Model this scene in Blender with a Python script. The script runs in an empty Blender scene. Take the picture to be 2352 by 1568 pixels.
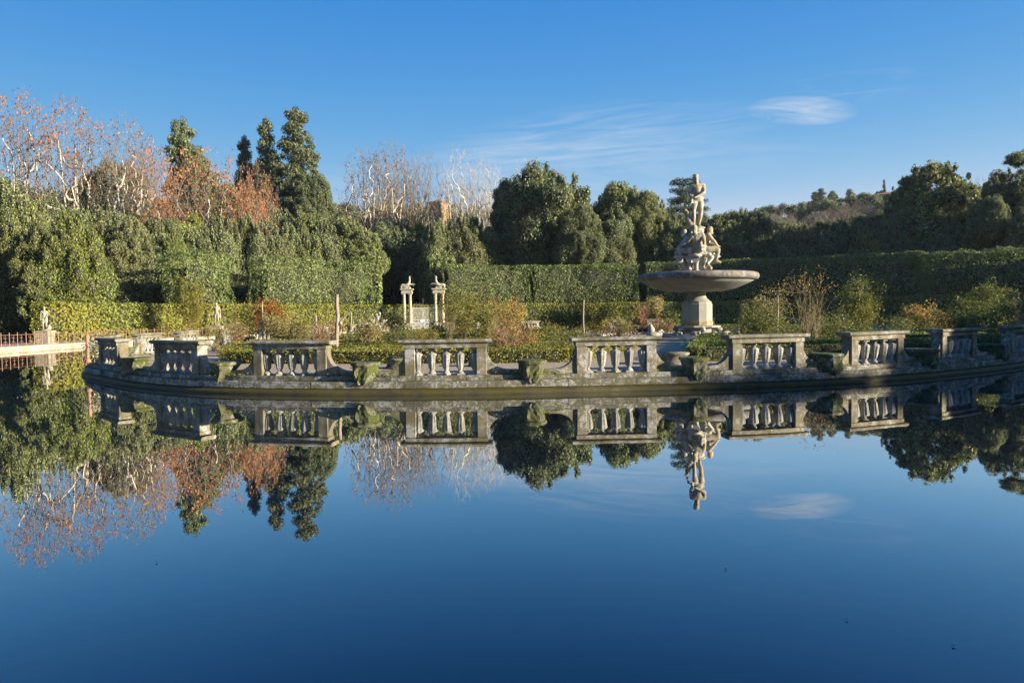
import bpy, bmesh, math, random
import numpy as np
from mathutils import Vector, Matrix, Euler
PI = math.pi
scene = bpy.context.scene
COL = scene.collection
R = math.radians

# ------------------------------------------------------------------ camera
HE = 2.0
PITCH = math.atan(62/1568.0)
ROLL = -0.013
cam_d = bpy.data.cameras.new('camera'); cam = bpy.data.objects.new('camera', cam_d); COL.objects.link(cam)
cam_d.sensor_width = 36; cam_d.lens = 24.0; cam_d.clip_start = 0.05; cam_d.clip_end = 9000
CM = Matrix.Rotation(R(90)-PITCH, 3, 'X') @ Matrix.Rotation(ROLL, 3, 'Z')
cam.matrix_world = Matrix.Translation((0, 0, HE)) @ CM.to_4x4()
scene.camera = cam
scene.render.resolution_x = 1024; scene.render.resolution_y = 682

def at(px, py, D=None, z=None):
    """survey helper: bearing of a feature (2352-wide survey grid) -> world point at distance D or at height z"""
    d = CM @ Vector(((px-1176)/1568.0, (784-py)/1568.0, -1.0))
    k = D/d.y if D is not None else (z-HE)/d.z
    return Vector((0, 0, HE)) + d*k

CX, CY = 12.0, 44.0          # centre of the round pond
R_POND = 44.8

def smooth(a, b, x):
    t = np.clip((x-a)/(b-a), 0, 1); return t*t*(3-2*t)
def terr(x, y):
    r = np.hypot(x-CX, y-CY)
    h = .3 + 34*smooth(60, 250, r)
    h = h + 9*np.exp(-(((x-150)/75.)**2+((y-300)/80.)**2))
    h = h*1.0 - 22*np.exp(-(((x-72)/40.)**2+((y-185)/58.)**2))*smooth(60, 120, r)
    return np.maximum(h, .3)
def tz(x, y): return float(terr(np.float64(x), np.float64(y)))

# ------------------------------------------------------------------ object helpers
def link(o, parent=None):
    COL.objects.link(o)
    if parent is not None: o.parent = parent
    return o
def tag(o, label=None, cat=None, group=None, kind=None):
    if label: o['label'] = label
    if cat: o['category'] = cat
    if group: o['group'] = group
    if kind: o['kind'] = kind
    return o
def empty(name, loc=(0, 0, 0), rz=0, scale=(1, 1, 1)):
    o = bpy.data.objects.new(name, None); link(o)
    o.location = loc; o.rotation_euler = (0, 0, rz); o.scale = scale; o.empty_display_size = .2
    return o
def mobj(name, me, parent=None, loc=(0, 0, 0), rz=0, scale=(1, 1, 1)):
    o = bpy.data.objects.new(name, me); link(o, parent)
    o.location = loc; o.rotation_euler = (0, 0, rz); o.scale = scale
    return o
def mesh_np(name, V, F, mats, smooth_=False, mi=None):
    """V (n,3) F (m,k) numpy uniform polygons"""
    me = bpy.data.meshes.new(name)
    V = np.ascontiguousarray(V, dtype=np.float32); F = np.ascontiguousarray(F, dtype=np.int32)
    k = F.shape[1]
    me.vertices.add(len(V)); me.vertices.foreach_set('co', V.ravel())
    me.loops.add(F.size); me.loops.foreach_set('vertex_index', F.ravel())
    me.polygons.add(len(F)); me.polygons.foreach_set('loop_start', np.arange(0, F.size, k, dtype=np.int32))
    me.polygons.foreach_set('loop_total', np.full(len(F), k, dtype=np.int32))
    if mi is not None: me.polygons.foreach_set('material_index', np.asarray(mi, dtype=np.int32))
    if smooth_: me.polygons.foreach_set('use_smooth', np.ones(len(F), dtype=bool))
    for m in (mats if isinstance(mats, (list, tuple)) else [mats]): me.materials.append(m)
    me.update(calc_edges=True); me.validate()
    return me

class MB:
    def __init__(s): s.v = []; s.f = []; s.sm = []
    def add(s, vs, fs, sm=False):
        o = len(s.v); s.v += [tuple(p) for p in vs]
        for f in fs: s.f.append(tuple(i+o for i in f)); s.sm.append(sm)
        return s
    def box(s, x0, x1, y0, y1, z0, z1):
        v = [(x, y, z) for z in (z0, z1) for y in (y0, y1) for x in (x0, x1)]
        return s.add(v, [(0, 2, 3, 1), (4, 5, 7, 6), (0, 1, 5, 4), (2, 6, 7, 3), (0, 4, 6, 2), (1, 3, 7, 5)])
    def bbox(s, x0, x1, y0, y1, z0, z1, b=.015):
        """box with chamfered vertical + top edges"""
        rings = []
        for (z, i) in ((z0, 0), (z0+.0001, 0), (z1-b, 0), (z1, b)):
            rings.append([(x0+b+i, y0+i, z), (x1-b-i, y0+i, z), (x1-i, y0+b+i, z), (x1-i, y1-b-i, z),
                          (x1-b-i, y1-i, z), (x0+b+i, y1-i, z), (x0+i, y1-b-i, z), (x0+i, y0+b+i, z)])
        return s.loft(rings)
    def loft(s, rings, cap=True, sm=False, close=True):
        n = len(rings[0]); vs = [p for r in rings for p in r]; fs = []
        for i in range(len(rings)-1):
            for j in range(n if close else n-1):
                k = (j+1) % n
                fs.append((i*n+j, i*n+k, (i+1)*n+k, (i+1)*n+j))
        s.add(vs, fs, sm)
        if cap:
            s.add(rings[0], [tuple(range(n-1, -1, -1))]); s.add(rings[-1], [tuple(range(n))])
        return s
    def lathe(s, prof, seg=32, c=(0, 0, 0), sm=True, flute=0, nf=8, z0=None, z1=None):
        rings = []
        for (r, z) in prof:
            rr = []
            for j in range(seg):
                a = 2*PI*j/seg
                q = r
                if flute and z0 <= z <= z1: q = r+flute*math.cos(nf*a)
                rr.append((c[0]+q*math.cos(a), c[1]+q*math.sin(a), c[2]+z))
            rings.append(rr)
        return s.loft(rings, cap=True, sm=sm)
    def tube(s, pts, r, seg=6, sm=True, cap=True):
        pts = [Vector(p) for p in pts]; n = len(pts)
        rs = r if isinstance(r, (list, tuple)) else [r]*n
        rings = []
        up = Vector((0, 0, 1))
        for i, p in enumerate(pts):
            d = (pts[min(i+1, n-1)]-pts[max(i-1, 0)])
            if d.length < 1e-9: d = Vector((0, 0, 1))
            d.normalize()
            u = up if abs(d.z) < .95 else Vector((1, 0, 0))
            a = d.cross(u).normalized(); b = d.cross(a).normalized()
            rings.append([tuple(p+(a*math.cos(t)+b*math.sin(t))*rs[i]) for t in [2*PI*j/seg for j in range(seg)]])
        return s.loft(rings, cap=cap, sm=sm)
    def ico(s, c, r, sc=(1, 1, 1), sub=1):
        bm = bmesh.new(); bmesh.ops.create_icosphere(bm, subdivisions=sub, radius=r)
        vs = [(c[0]+v.co.x*sc[0], c[1]+v.co.y*sc[1], c[2]+v.co.z*sc[2]) for v in bm.verts]
        fs = [tuple(v.index for v in f.verts) for f in bm.faces]; bm.free()
        return s.add(vs, fs, True)
    def mesh(s, name, mat, fn=None):
        me = bpy.data.meshes.new(name)
        V = [fn(p) for p in s.v] if fn else s.v
        me.from_pydata(V, [], s.f); me.polygons.foreach_set('use_smooth', s.sm)
        for m in (mat if isinstance(mat, (list, tuple)) else [mat]): me.materials.append(m)
        me.update(); return me
    def build(s, name, mat, parent=None, loc=(0, 0, 0), rz=0, fn=None, scale=(1, 1, 1)):
        return mobj(name, s.mesh(name, mat, fn), parent, loc, rz, scale)

# ------------------------------------------------------------------ materials
def node_mat(name):
    m = bpy.data.materials.new(name); m.use_nodes = True
    nt = m.node_tree; nt.nodes.clear()
    out = nt.nodes.new('ShaderNodeOutputMaterial')
    return m, nt, out
def N(nt, t, **kw):
    n = nt.nodes.new(t)
    for k, v in kw.items():
        if k in n.inputs and not hasattr(n, k): n.inputs[k].default_value = v
        else:
            try: setattr(n, k, v)
            except Exception: n.inputs[k].default_value = v
    return n
def noise(nt, vec, scale, detail=4, rough=.55, dist=0):
    n = nt.nodes.new('ShaderNodeTexNoise'); n.inputs['Scale'].default_value = scale
    n.inputs['Detail'].default_value = detail; n.inputs['Roughness'].default_value = rough
    n.inputs['Distortion'].default_value = dist
    nt.links.new(vec, n.inputs['Vector']); return n.outputs['Fac']
def ramp(nt, fac, stops):
    n = nt.nodes.new('ShaderNodeValToRGB'); e = n.color_ramp.elements
    while len(e) < len(stops): e.new(.5)
    for i, (p, c) in enumerate(stops):
        e[i].position = p; e[i].color = (c, c, c, 1) if isinstance(c, (int, float)) else (*c, 1)
    nt.links.new(fac, n.inputs[0]); return n.outputs[0]
def mixc(nt, fac, a, b, mode='MIX'):
    n = nt.nodes.new('ShaderNodeMix'); n.data_type = 'RGBA'; n.blend_type = mode
    for sock, v in ((n.inputs[0], fac), (n.inputs[6], a), (n.inputs[7], b)):
        if isinstance(v, (int, float)): sock.default_value = v
        elif isinstance(v, tuple): sock.default_value = (*v, 1)
        else: nt.links.new(v, sock)
    return n.outputs[2]
def mth(nt, op, a, b=None, c=None, clamp=False):
    n = nt.nodes.new('ShaderNodeMath'); n.operation = op; n.use_clamp = clamp
    for i, v in enumerate((a, b, c)):
        if v is None: continue
        if isinstance(v, (int, float)): n.inputs[i].default_value = v
        else: nt.links.new(v, n.inputs[i])
    return n.outputs[0]
def wpos(nt): return nt.nodes.new('ShaderNodeNewGeometry').outputs['Position']
def opos(nt): return nt.nodes.new('ShaderNodeTexCoord').outputs['Object']
def principled(nt, out, col, rough=.7, spec=.3, bump=None, bstr=.5, bdist=.02, metal=0):
    p = nt.nodes.new('ShaderNodeBsdfPrincipled')
    if isinstance(col, tuple): p.inputs['Base Color'].default_value = (*col, 1)
    else: nt.links.new(col, p.inputs['Base Color'])
    if isinstance(rough, (int, float)): p.inputs['Roughness'].default_value = rough
    else: nt.links.new(rough, p.inputs['Roughness'])
    p.inputs['Specular IOR Level'].default_value = spec; p.inputs['Metallic'].default_value = metal
    if bump is not None:
        b = nt.nodes.new('ShaderNodeBump'); b.inputs['Strength'].default_value = bstr; b.inputs['Distance'].default_value = bdist
        nt.links.new(bump, b.inputs['Height']); nt.links.new(b.outputs[0], p.inputs['Normal'])
    nt.links.new(p.outputs[0], out.inputs[0]); return p

def foliage(name, cols, hue=None, huescale=.25, trans=.3, rough=.55, spec=.25, hueamt=.6):
    m, nt, out = node_mat(name)
    g = nt.nodes.new('ShaderNodeNewGeometry')
    rnd = g.outputs['Random Per Island']
    c = ramp(nt, rnd, [(i/(len(cols)-1), k) for i, k in enumerate(cols)])
    if hue:
        oi = nt.nodes.new('ShaderNodeObjectInfo')
        f = noise(nt, g.outputs['Position'], huescale, 3)
        f = ramp(nt, f, [(.42, 0.0), (.62, 1.0)])
        f = mth(nt, 'MULTIPLY', f, hueamt)
        c = mixc(nt, f, c, hue)
        c = mixc(nt, mth(nt, 'MULTIPLY', oi.outputs['Random'], .45), c, mixc(nt, .5, c, (.05, .06, .02)))
    p = nt.nodes.new('ShaderNodeBsdfPrincipled')
    p.inputs['Roughness'].default_value = rough; p.inputs['Specular IOR Level'].default_value = spec
    nt.links.new(c, p.inputs['Base Color'])
    t = nt.nodes.new('ShaderNodeBsdfTranslucent'); nt.links.new(mixc(nt, .35, c, (.16, .18, .03)), t.inputs['Color'])
    mx = nt.nodes.new('ShaderNodeMixShader'); mx.inputs[0].default_value = trans
    nt.links.new(p.outputs[0], mx.inputs[1]); nt.links.new(t.outputs[0], mx.inputs[2])
    nt.links.new(mx.outputs[0], out.inputs[0])
    return m

def stone(name, c1, c2, lichen=.3, moss=.3, mosscol=(.10, .10, .015), lcol=(.42, .43, .42), scale=1., rough=.85, bstr=.6, dark=(.035, .032, .028), darkamt=.5, joint=None):
    m, nt, out = node_mat(name)
    P = wpos(nt)
    a = noise(nt, P, 1.6*scale, 5, .6, .6)
    b = noise(nt, P, 9*scale, 6, .7)
    c = noise(nt, P, 38*scale, 4, .7)
    col = mixc(nt, ramp(nt, a, [(.3, 0.), (.7, 1.)]), c1, c2)
    mp = nt.nodes.new('ShaderNodeMapping'); mp.inputs['Scale'].default_value = (3, 3, .55)
    nt.links.new(P, mp.inputs['Vector'])
    st = noise(nt, mp.outputs[0], 2.2*scale, 6, .7, .3)
    col = mixc(nt, mth(nt, 'MULTIPLY', ramp(nt, st, [(.47, 0.), (.66, 1.)]), darkamt), col, dark)
    gm = nt.nodes.new('ShaderNodeNewGeometry'); sx = nt.nodes.new('ShaderNodeSeparateXYZ'); nt.links.new(gm.outputs['Normal'], sx.inputs[0])
    up = mth(nt, 'MULTIPLY_ADD', sx.outputs[2], .10, 0)
    mo = mth(nt, 'ADD', noise(nt, P, 2.7*scale, 6, .65, .8), up)
    col = mixc(nt, mth(nt, 'MULTIPLY', ramp(nt, mo, [(.62-.22*moss, 0.), (.74-.22*moss, 1.)]), min(1., .55+moss*.5)), col, mosscol)
    li = mth(nt, 'MULTIPLY', ramp(nt, mth(nt, 'ADD', mth(nt, 'MULTIPLY', b, .6), mth(nt, 'MULTIPLY', a, .45)), [(.60-.14*lichen, 0.), (.66-.14*lichen, 1.)]), ramp(nt, c, [(.38, .2), (.55, 1.)]))
    col = mixc(nt, mth(nt, 'MULTIPLY', li, min(1., lichen*1.6)), col, lcol)
    col = mixc(nt, .35, col, mixc(nt, c, (.0, .0, .0), (1., 1., 1.)), 'OVERLAY')
    h = mth(nt, 'ADD', mth(nt, 'MULTIPLY', b, .6), mth(nt, 'MULTIPLY', c, .35))
    principled(nt, out, col, rough, .2, h, bstr, .03)
    return m
def flatmat(name, c1, c2=None, rough=.6, metal=0., sc=8, spec=.3, b=.2):
    m, nt, out = node_mat(name)
    P = opos(nt); f = noise(nt, P, sc, 5, .6)
    col = mixc(nt, ramp(nt, f, [(.35, 0.), (.65, 1.)]), c1, c2 or tuple(x*.6 for x in c1))
    principled(nt, out, col, rough, spec, f, b, .01, metal)
    return m

M = {}
M['ilex'] = foliage('ilex leaves', [(0.040, 0.057, 0.019), (0.112, 0.154, 0.047), (0.277, 0.327, 0.108), (0.532, 0.563, 0.263)], hue=(0.210, 0.206, 0.062), huescale=.12)
M['ilexdark'] = foliage('dark ilex leaves', [(0.028, 0.046, 0.019), (0.091, 0.124, 0.046), (0.222, 0.268, 0.108), (0.416, 0.451, 0.229)], hue=(0.128, 0.137, 0.054), huescale=.2)
M['plume'] = foliage('plume leaves', [(0.045, 0.060, 0.020), (0.128, 0.156, 0.055), (0.290, 0.324, 0.128), (0.499, 0.526, 0.281)], hue=(0.233, 0.215, 0.073), huescale=.1)
M['bay'] = foliage('bay leaves', [(0.041, 0.062, 0.015), (0.125, 0.175, 0.038), (0.291, 0.360, 0.078), (0.494, 0.547, 0.181)], hue=(0.271, 0.272, 0.046), huescale=.15)
M['conifer'] = foliage('conifer needles', [(0.029, 0.045, 0.027), (0.069, 0.091, 0.042), (0.132, 0.145, 0.062), (0.210, 0.211, 0.093)], trans=.15)
M['hedge'] = foliage('clipped hedge leaves', [(0.038, 0.062, 0.016), (0.108, 0.159, 0.042), (0.254, 0.325, 0.094), (0.460, 0.515, 0.204)], hue=(0.173, 0.192, 0.059), huescale=.35)
M['lowhedge'] = foliage('laurel hedge leaves', [(0.072, 0.098, 0.018), (0.156, 0.182, 0.029), (0.286, 0.299, 0.052), (0.403, 0.390, 0.091)], hue=(0.325, 0.273, 0.039), huescale=.22, hueamt=.6)
M['box'] = foliage('box hedge leaves', [(0.033, 0.043, 0.008), (0.103, 0.114, 0.019), (0.252, 0.257, 0.037), (0.401, 0.394, 0.072)], hue=(0.271, 0.222, 0.031), huescale=.6, hueamt=.6, trans=.2)
M['boxd'] = foliage('darker box hedge leaves', [(0.026, 0.039, 0.008), (0.078, 0.103, 0.022), (0.194, 0.231, 0.046), (0.333, 0.376, 0.080)], hue=(0.155, 0.155, 0.032), huescale=.6, hueamt=.5, trans=.2)
M['rose'] = foliage('rose leaves', [(.07, .09, .012), (.15, .16, .02), (.26, .24, .04), (.36, .30, .07)], hue=(.30, .20, .04), huescale=1.2, hueamt=.5, trans=.4)
M['rosepale'] = foliage('pale rose leaves', [(.14, .14, .04), (.25, .24, .08), (.36, .32, .12), (.45, .38, .18)], hue=(.40, .22, .10), huescale=1.5, hueamt=.4, trans=.4)
M['rosegreen'] = foliage('green rose leaves', [(.03, .06, .012), (.07, .11, .02), (.13, .17, .03), (.24, .25, .05)], hue=(.20, .17, .03), huescale=1., hueamt=.4, trans=.35)
M['rosered'] = foliage('red autumn leaves', [(.20, .03, .015), (.34, .07, .02), (.42, .15, .03), (.30, .20, .05)], trans=.4)
M['rosedull'] = foliage('faded rose leaves', [(.12, .08, .04), (.22, .15, .08), (.30, .20, .11), (.20, .18, .06)], trans=.3)
M['roseorange'] = foliage('orange autumn leaves', [(.26, .11, .04), (.40, .22, .06), (.50, .33, .08), (.42, .36, .09)], trans=.45)
M['autumn'] = foliage('plane leaves', [(.22, .085, .03), (.36, .14, .05), (.46, .20, .08), (.36, .20, .08)], trans=.4)
M['autumngrey'] = foliage('faded plane leaves', [(.18, .11, .08), (.26, .16, .11), (.32, .21, .15)], trans=.3)
M['cedar'] = foliage('cedar needles', [(0.033, 0.055, 0.034), (0.073, 0.104, 0.050), (0.133, 0.163, 0.081)], trans=.15)
M['grassy'] = foliage('grass blades', [(0.041, 0.121, 0.014), (0.081, 0.203, 0.027), (0.135, 0.270, 0.041)])
M['variegated'] = foliage('variegated leaves', [(.10, .13, .05), (.30, .32, .20), (.50, .48, .36)])

M['rim'] = stone('weathered balustrade stone', (.135, .118, .078), (.24, .208, .138), .42, .40, mosscol=(0.130, 0.105, 0.020), darkamt=.6)
M['rimwall'] = stone('lichened wall stone', (.095, .085, .06), (.175, .155, .105), .5, .42, mosscol=(.075, .075, .015), darkamt=.65, lcol=(.36, .36, .33), scale=1.5)
M['rimlow'] = stone('wet mossy moulding stone', (.035, .03, .016), (.075, .062, .025), .05, .6, mosscol=(.065, .055, .010), darkamt=.7, rough=.6)
M['mossy'] = stone('mossy pedestal stone', (.10, .095, .06), (.20, .18, .115), .30, .95, mosscol=(.062, .07, .014), darkamt=.75, bstr=.9)
M['baluster'] = stone('carved baluster stone', (.18, .175, .15), (.33, .31, .25), .5, .15, lcol=(.38, .37, .34), darkamt=.55, scale=1.6, bstr=1.0)
M['marble'] = stone('weathered marble', (0.322, 0.304, 0.260), (0.409, 0.391, 0.347), .3, .42, mosscol=(0.223, 0.161, 0.043), lcol=(0.465, 0.459, 0.434), darkamt=.55, dark=(0.081, 0.068, 0.050), scale=1.3)
M['marblewarm'] = stone('marble with ochre stains', (.32, .28, .20), (.42, .39, .31), .35, .55, mosscol=(.22, .155, .04), lcol=(.5, .49, .45), darkamt=.75, dark=(.07, .06, .045), scale=1.5)
M['granite'] = stone('granite basin stone', (.19, .20, .175), (.27, .275, .235), .1, .05, darkamt=.25, scale=.8, bstr=.3)
M['graniterim'] = stone('stained basin rim stone', (.12, .115, .105), (.22, .20, .165), .35, .25, mosscol=(.28, .16, .03), darkamt=.8, dark=(.04, .035, .03))
M['drum'] = stone('pale drum stone', (.26, .245, .21), (.33, .31, .26), .1, .05, darkamt=.25, bstr=.3, dark=(.12, .11, .09))
M['drumbrown'] = stone('brown band stone', (.28, .20, .11), (.36, .27, .16), .1, .2, darkamt=.3, bstr=.3)
M['limestone'] = stone('pale limestone', (0.310, 0.273, 0.186), (0.409, 0.372, 0.285), .3, .3, mosscol=(0.186, 0.161, 0.062), lcol=(0.465, 0.453, 0.409), darkamt=.4, dark=(0.093, 0.074, 0.050))  # pale beige stone with moss, lichen and dark streaks
M['statue'] = stone('ochre garden statue stone', (0.260, 0.223, 0.149), (0.347, 0.310, 0.223), .2, .35, mosscol=(0.155, 0.136, 0.056), darkamt=.5, dark=(0.062, 0.053, 0.037))
M['pinkwall'] = stone('pinkish pond wall stone', (0.285, 0.223, 0.155), (0.360, 0.298, 0.217), .5, .1, lcol=(0.409, 0.397, 0.360), darkamt=.5, dark=(0.087, 0.068, 0.050))
M['stucco'] = stone('tower stucco', (.25, .16, .07), (.31, .21, .10), .05, .02, darkamt=.2, scale=.3, bstr=.1)
M['tiles'] = flatmat('roof tiles', (.30, .13, .07), (.18, .09, .06), .9, sc=2)
M['iron'] = flatmat('rusty red iron', (.36, .19, .12), (.24, .13, .09), .7, sc=12)
M['ironwhite'] = flatmat('pale painted iron', (.62, .60, .56), (.45, .42, .38), .6)
M['irondark'] = flatmat('dark iron', (.09, .075, .07), (.05, .045, .045), .6)
M['bark'] = flatmat('bark', (.10, .075, .05), (.05, .04, .03), .9, sc=3)
M['inner'] = flatmat('painted shade core', (.050, .050, .028), (.030, .030, .017), .95, sc=3)  # dark twig-toned core, paints shade into the gaps between leaves
M['planebark'] = flatmat('plane bark', (.52, .47, .37), (.36, .31, .22), .85, sc=1.2)
M['twig'] = flatmat('plane twigs', (.22, .175, .13), (.15, .12, .09), .9, sc=1)
M['twigpale'] = flatmat('pale twigs', (.46, .41, .34), (.32, .28, .23), .9, sc=1)
M['twigred'] = flatmat('reddish twigs', (.19, .15, .115), (.12, .10, .08), .9, sc=1)
M['cane'] = flatmat('rose canes', (.20, .15, .07), (.12, .09, .05), .8, sc=3)
M['canered'] = flatmat('red canes', (.34, .14, .09), (.22, .10, .07), .8, sc=3)
M['wood'] = flatmat('weathered stake wood', (.30, .25, .18), (.20, .16, .11), .9, sc=5)
M['white'] = flatmat('white paint', (.80, .80, .78), (.70, .70, .68), .35, sc=2, b=.02)
M['glassdark'] = flatmat('dark window glass', (.02, .025, .03), (.03, .035, .04), .08, sc=2, spec=.6, b=0)
M['rubber'] = flatmat('tyre rubber', (.02, .02, .02), (.03, .03, .03), .9)
M['skin'] = flatmat('skin', (.50, .30, .22), (.45, .27, .20), .6)
M['cloth_dark'] = flatmat('dark jacket cloth', (.10, .12, .11), (.06, .07, .07), .9)
M['cloth_blue'] = flatmat('blue grey trousers cloth', (.08, .10, .13), (.06, .08, .10), .9)
M['cloth_pink'] = flatmat('pale pink coat cloth', (.55, .42, .38), (.45, .33, .30), .9)
M['hair_red'] = flatmat('auburn hair', (.35, .13, .04), (.25, .09, .03), .7)
M['hair_dark'] = flatmat('brown hair', (.06, .04, .03), (.04, .03, .02), .7)

def gravel_mat(name, c1, c2, dark):
    m, nt, out = node_mat(name); P = wpos(nt)
    a = noise(nt, P, .35, 4, .6); b = noise(nt, P, 14, 4, .8); c = noise(nt, P, 45, 3, .7)
    col = mixc(nt, a, c1, c2); col = mixc(nt, ramp(nt, b, [(.42, 0.), (.62, .8)]), col, dark)
    col = mixc(nt, .5, col, mixc(nt, c, (0., 0., 0.), (1., 1., 1.)), 'OVERLAY')
    v = nt.nodes.new('ShaderNodeTexVoronoi'); v.inputs['Scale'].default_value = 26; nt.links.new(P, v.inputs['Vector'])
    principled(nt, out, col, .9, .15, mth(nt, 'ADD', v.outputs['Distance'], b), 1.0, .03)
    return m
M['gravel'] = gravel_mat('pale gravel', (.50, .40, .26), (.40, .33, .22), (.22, .17, .11))
M['earth'] = gravel_mat('path earth', (0.368, 0.264, 0.176), (0.416, 0.320, 0.224), (0.208, 0.152, 0.096))
M['soil'] = gravel_mat('bed soil', (.11, .085, .055), (.16, .12, .075), (.07, .055, .035))
M['terrain'] = gravel_mat('woodland floor', (.05, .055, .02), (.08, .075, .03), (.03, .03, .012))

# ------------------------------------------------------------------ foliage geometry
def vnoise(P, scale, seed=0):
    Q = P*scale; I = np.floor(Q).astype(np.int64); f = Q-I; f = f*f*(3-2*f)
    def h(ix, iy, iz):
        n = (ix*374761393+iy*668265263+iz*2147483647+seed*144269) & 0xffffffff
        n = ((n ^ (n >> 13))*1274126177) & 0xffffffff
        return ((n ^ (n >> 16)) & 0xffff)/65535.
    r = 0
    for dx in (0, 1):
        for dy in (0, 1):
            for dz in (0, 1):
                w = (f[:, 0] if dx else 1-f[:, 0])*(f[:, 1] if dy else 1-f[:, 1])*(f[:, 2] if dz else 1-f[:, 2])
                r = r+w*h(I[:, 0]+dx, I[:, 1]+dy, I[:, 2]+dz)
    return r
def unit(v): return v/np.maximum(np.linalg.norm(v, axis=1, keepdims=True), 1e-9)
def cards(P, Nn, size, rng, aspect=.55, jit=.7, up=None):
    n = len(P); nn = unit(Nn+rng.normal(0, jit, (n, 3)))
    t = rng.normal(0, 1, (n, 3))
    if up is not None: t = t*.6+np.array(up)
    t = unit(t-nn*np.sum(t*nn, axis=1, keepdims=True)); b = np.cross(nn, t)
    s = (size if np.ndim(size) else np.full(n, size))*rng.uniform(.65, 1.35, n); s = s[:, None]*.5
    V = np.stack([P-t*s, P+b*s*aspect+nn*s*.15, P+t*s, P-b*s*aspect+nn*s*.15], axis=1).reshape(-1, 3)
    F = np.arange(4*n).reshape(-1, 4)
    return V, F
def sph_cards(C, Rr, per, size, rng, shell=.45, **kw):
    """C (k,3) centres, Rr (k,3) radii; leaf cards spread through the outer shell of each puff"""
    k = len(C); area = (Rr[:, 0]*Rr[:, 2]+Rr[:, 1]*Rr[:, 2]+Rr[:, 0]*Rr[:, 1])*4.2
    cnt = np.maximum(6, (area*per)).astype(int); idx = np.repeat(np.arange(k), cnt); n = len(idx)
    d = unit(rng.normal(0, 1, (n, 3))); rad = 1-shell*rng.random(n)**1.6+rng.normal(0, .05, n)
    P = C[idx]+d*Rr[idx]*rad[:, None]; Nn = unit(d/Rr[idx])
    keep = np.ones(n, bool)
    for j in range(k):
        q = (P-C[j])/Rr[j]; ins = (np.sum(q*q, axis=1) < .42) & (idx != j); keep &= ~ins
    return cards(P[keep], Nn[keep], size, rng, **kw)
def cores(C, Rr, f=.72):
    mb = MB()
    for c, r in zip(C, Rr): mb.ico(c, f, r, 1)
    return np.array(mb.v), mb.f
def cat(parts):
    V = []; F = []; o = 0
    for v, f in parts:
        V.append(v); F.append(np.asarray(f)+o); o += len(v)
    return np.concatenate(V), np.concatenate(F)
def tri2quad(f): return np.array([(a, b, c, c) for a, b, c in f])
def crown_mesh(name, C, Rr, per, size, rng, mat, core=.62, extra=None, **kw):
    V, F = sph_cards(C, Rr, per, size, rng, **kw)
    me = bpy.data.meshes.new(name)
    if extra: V, F = cat([(V, F)]+extra)
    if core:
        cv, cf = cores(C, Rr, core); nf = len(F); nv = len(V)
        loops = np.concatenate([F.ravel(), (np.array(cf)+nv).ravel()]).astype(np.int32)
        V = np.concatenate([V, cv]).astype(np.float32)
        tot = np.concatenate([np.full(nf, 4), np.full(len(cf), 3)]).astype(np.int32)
    else:
        loops = F.ravel().astype(np.int32); V = V.astype(np.float32); tot = np.full(len(F), 4, dtype=np.int32)
    st = np.concatenate([[0], np.cumsum(tot)[:-1]]).astype(np.int32)
    me.vertices.add(len(V)); me.vertices.foreach_set('co', np.ascontiguousarray(V).ravel())
    me.loops.add(len(loops)); me.loops.foreach_set('vertex_index', loops)
    me.polygons.add(len(tot)); me.polygons.foreach_set('loop_start', st); me.polygons.foreach_set('loop_total', tot)
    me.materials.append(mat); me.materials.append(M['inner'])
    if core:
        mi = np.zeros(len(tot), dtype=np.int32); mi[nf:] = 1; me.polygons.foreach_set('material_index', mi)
    me.update(calc_edges=True); me.validate(); return me

# segments -> tubes
def tubes(segs, seg=4):
    A = np.array([s[0] for s in segs], float); B = np.array([s[1] for s in segs], float)
    r0 = np.array([s[2] for s in segs]); r1 = np.array([s[3] for s in segs])
    d = unit(B-A); h = np.where(np.abs(d[:, 2:3]) < .9, np.array([[0, 0, 1.]]), np.array([[1., 0, 0]]))
    a = unit(np.cross(d, h)); b = np.cross(d, a); V = []
    for (P, r) in ((A, r0), (B, r1)):
        for j in range(seg):
            t = 2*PI*j/seg; V.append(P+(a*math.cos(t)+b*math.sin(t))*r[:, None])
    V = np.stack(V, axis=1); n = len(segs); F = []
    base = np.arange(n)[:, None]*2*seg
    for j in range(seg):
        k = (j+1) % seg; F.append(base+np.array([[j, k, seg+k, seg+j]]))
    return V.reshape(-1, 3), np.stack(F, axis=1).reshape(-1, 4)
# ------------------------------------------------------------------ tree kinds
TK = {}
def reg(name, **k): TK[name] = k
def dome_blobs(rng, n, rx, ry, rz, cz, br, low=-.35, flat=1.):
    C = []; Rr = []
    i = 0
    LB = []
    while len(LB) < (9 if n > 60 else 0):
        d = rng.normal(0, 1, 3); d /= np.linalg.norm(d)
        if d[2] < low or any(np.dot(d, e) > .62 for e in LB): 
            i += 1
            if i < 4000: continue
        LB.append(d)
    while len(C) < n:
        d = rng.normal(0, 1, 3); d /= np.linalg.norm(d)
        if LB:
            e = LB[rng.integers(len(LB))]; lr = rx*.40
            if np.dot(d, e) < -.2: continue
            r = br*rng.choice([.35, .5, .65, .9])*rng.uniform(.85, 1.15); f = rng.uniform(.85, 1.06)
            C.append([e[0]*rx*.66+d[0]*lr*f, e[1]*ry*.66+d[1]*lr*f, cz+e[2]*rz*.70+d[2]*rz*.36*f]); Rr.append([r, r, r*rng.uniform(.7, 1.0)]); continue
        if d[2] < low: continue
        f = rng.uniform(.6, 1.06)
        r = br*rng.choice([.45, .6, .8, 1., 1.35])*rng.uniform(.85, 1.15)
        C.append([d[0]*rx*f, d[1]*ry*f, cz+d[2]*rz*f]); Rr.append([r, r, r*rng.uniform(.7, 1.0)*flat])
    return np.array(C), np.array(Rr)
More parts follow.
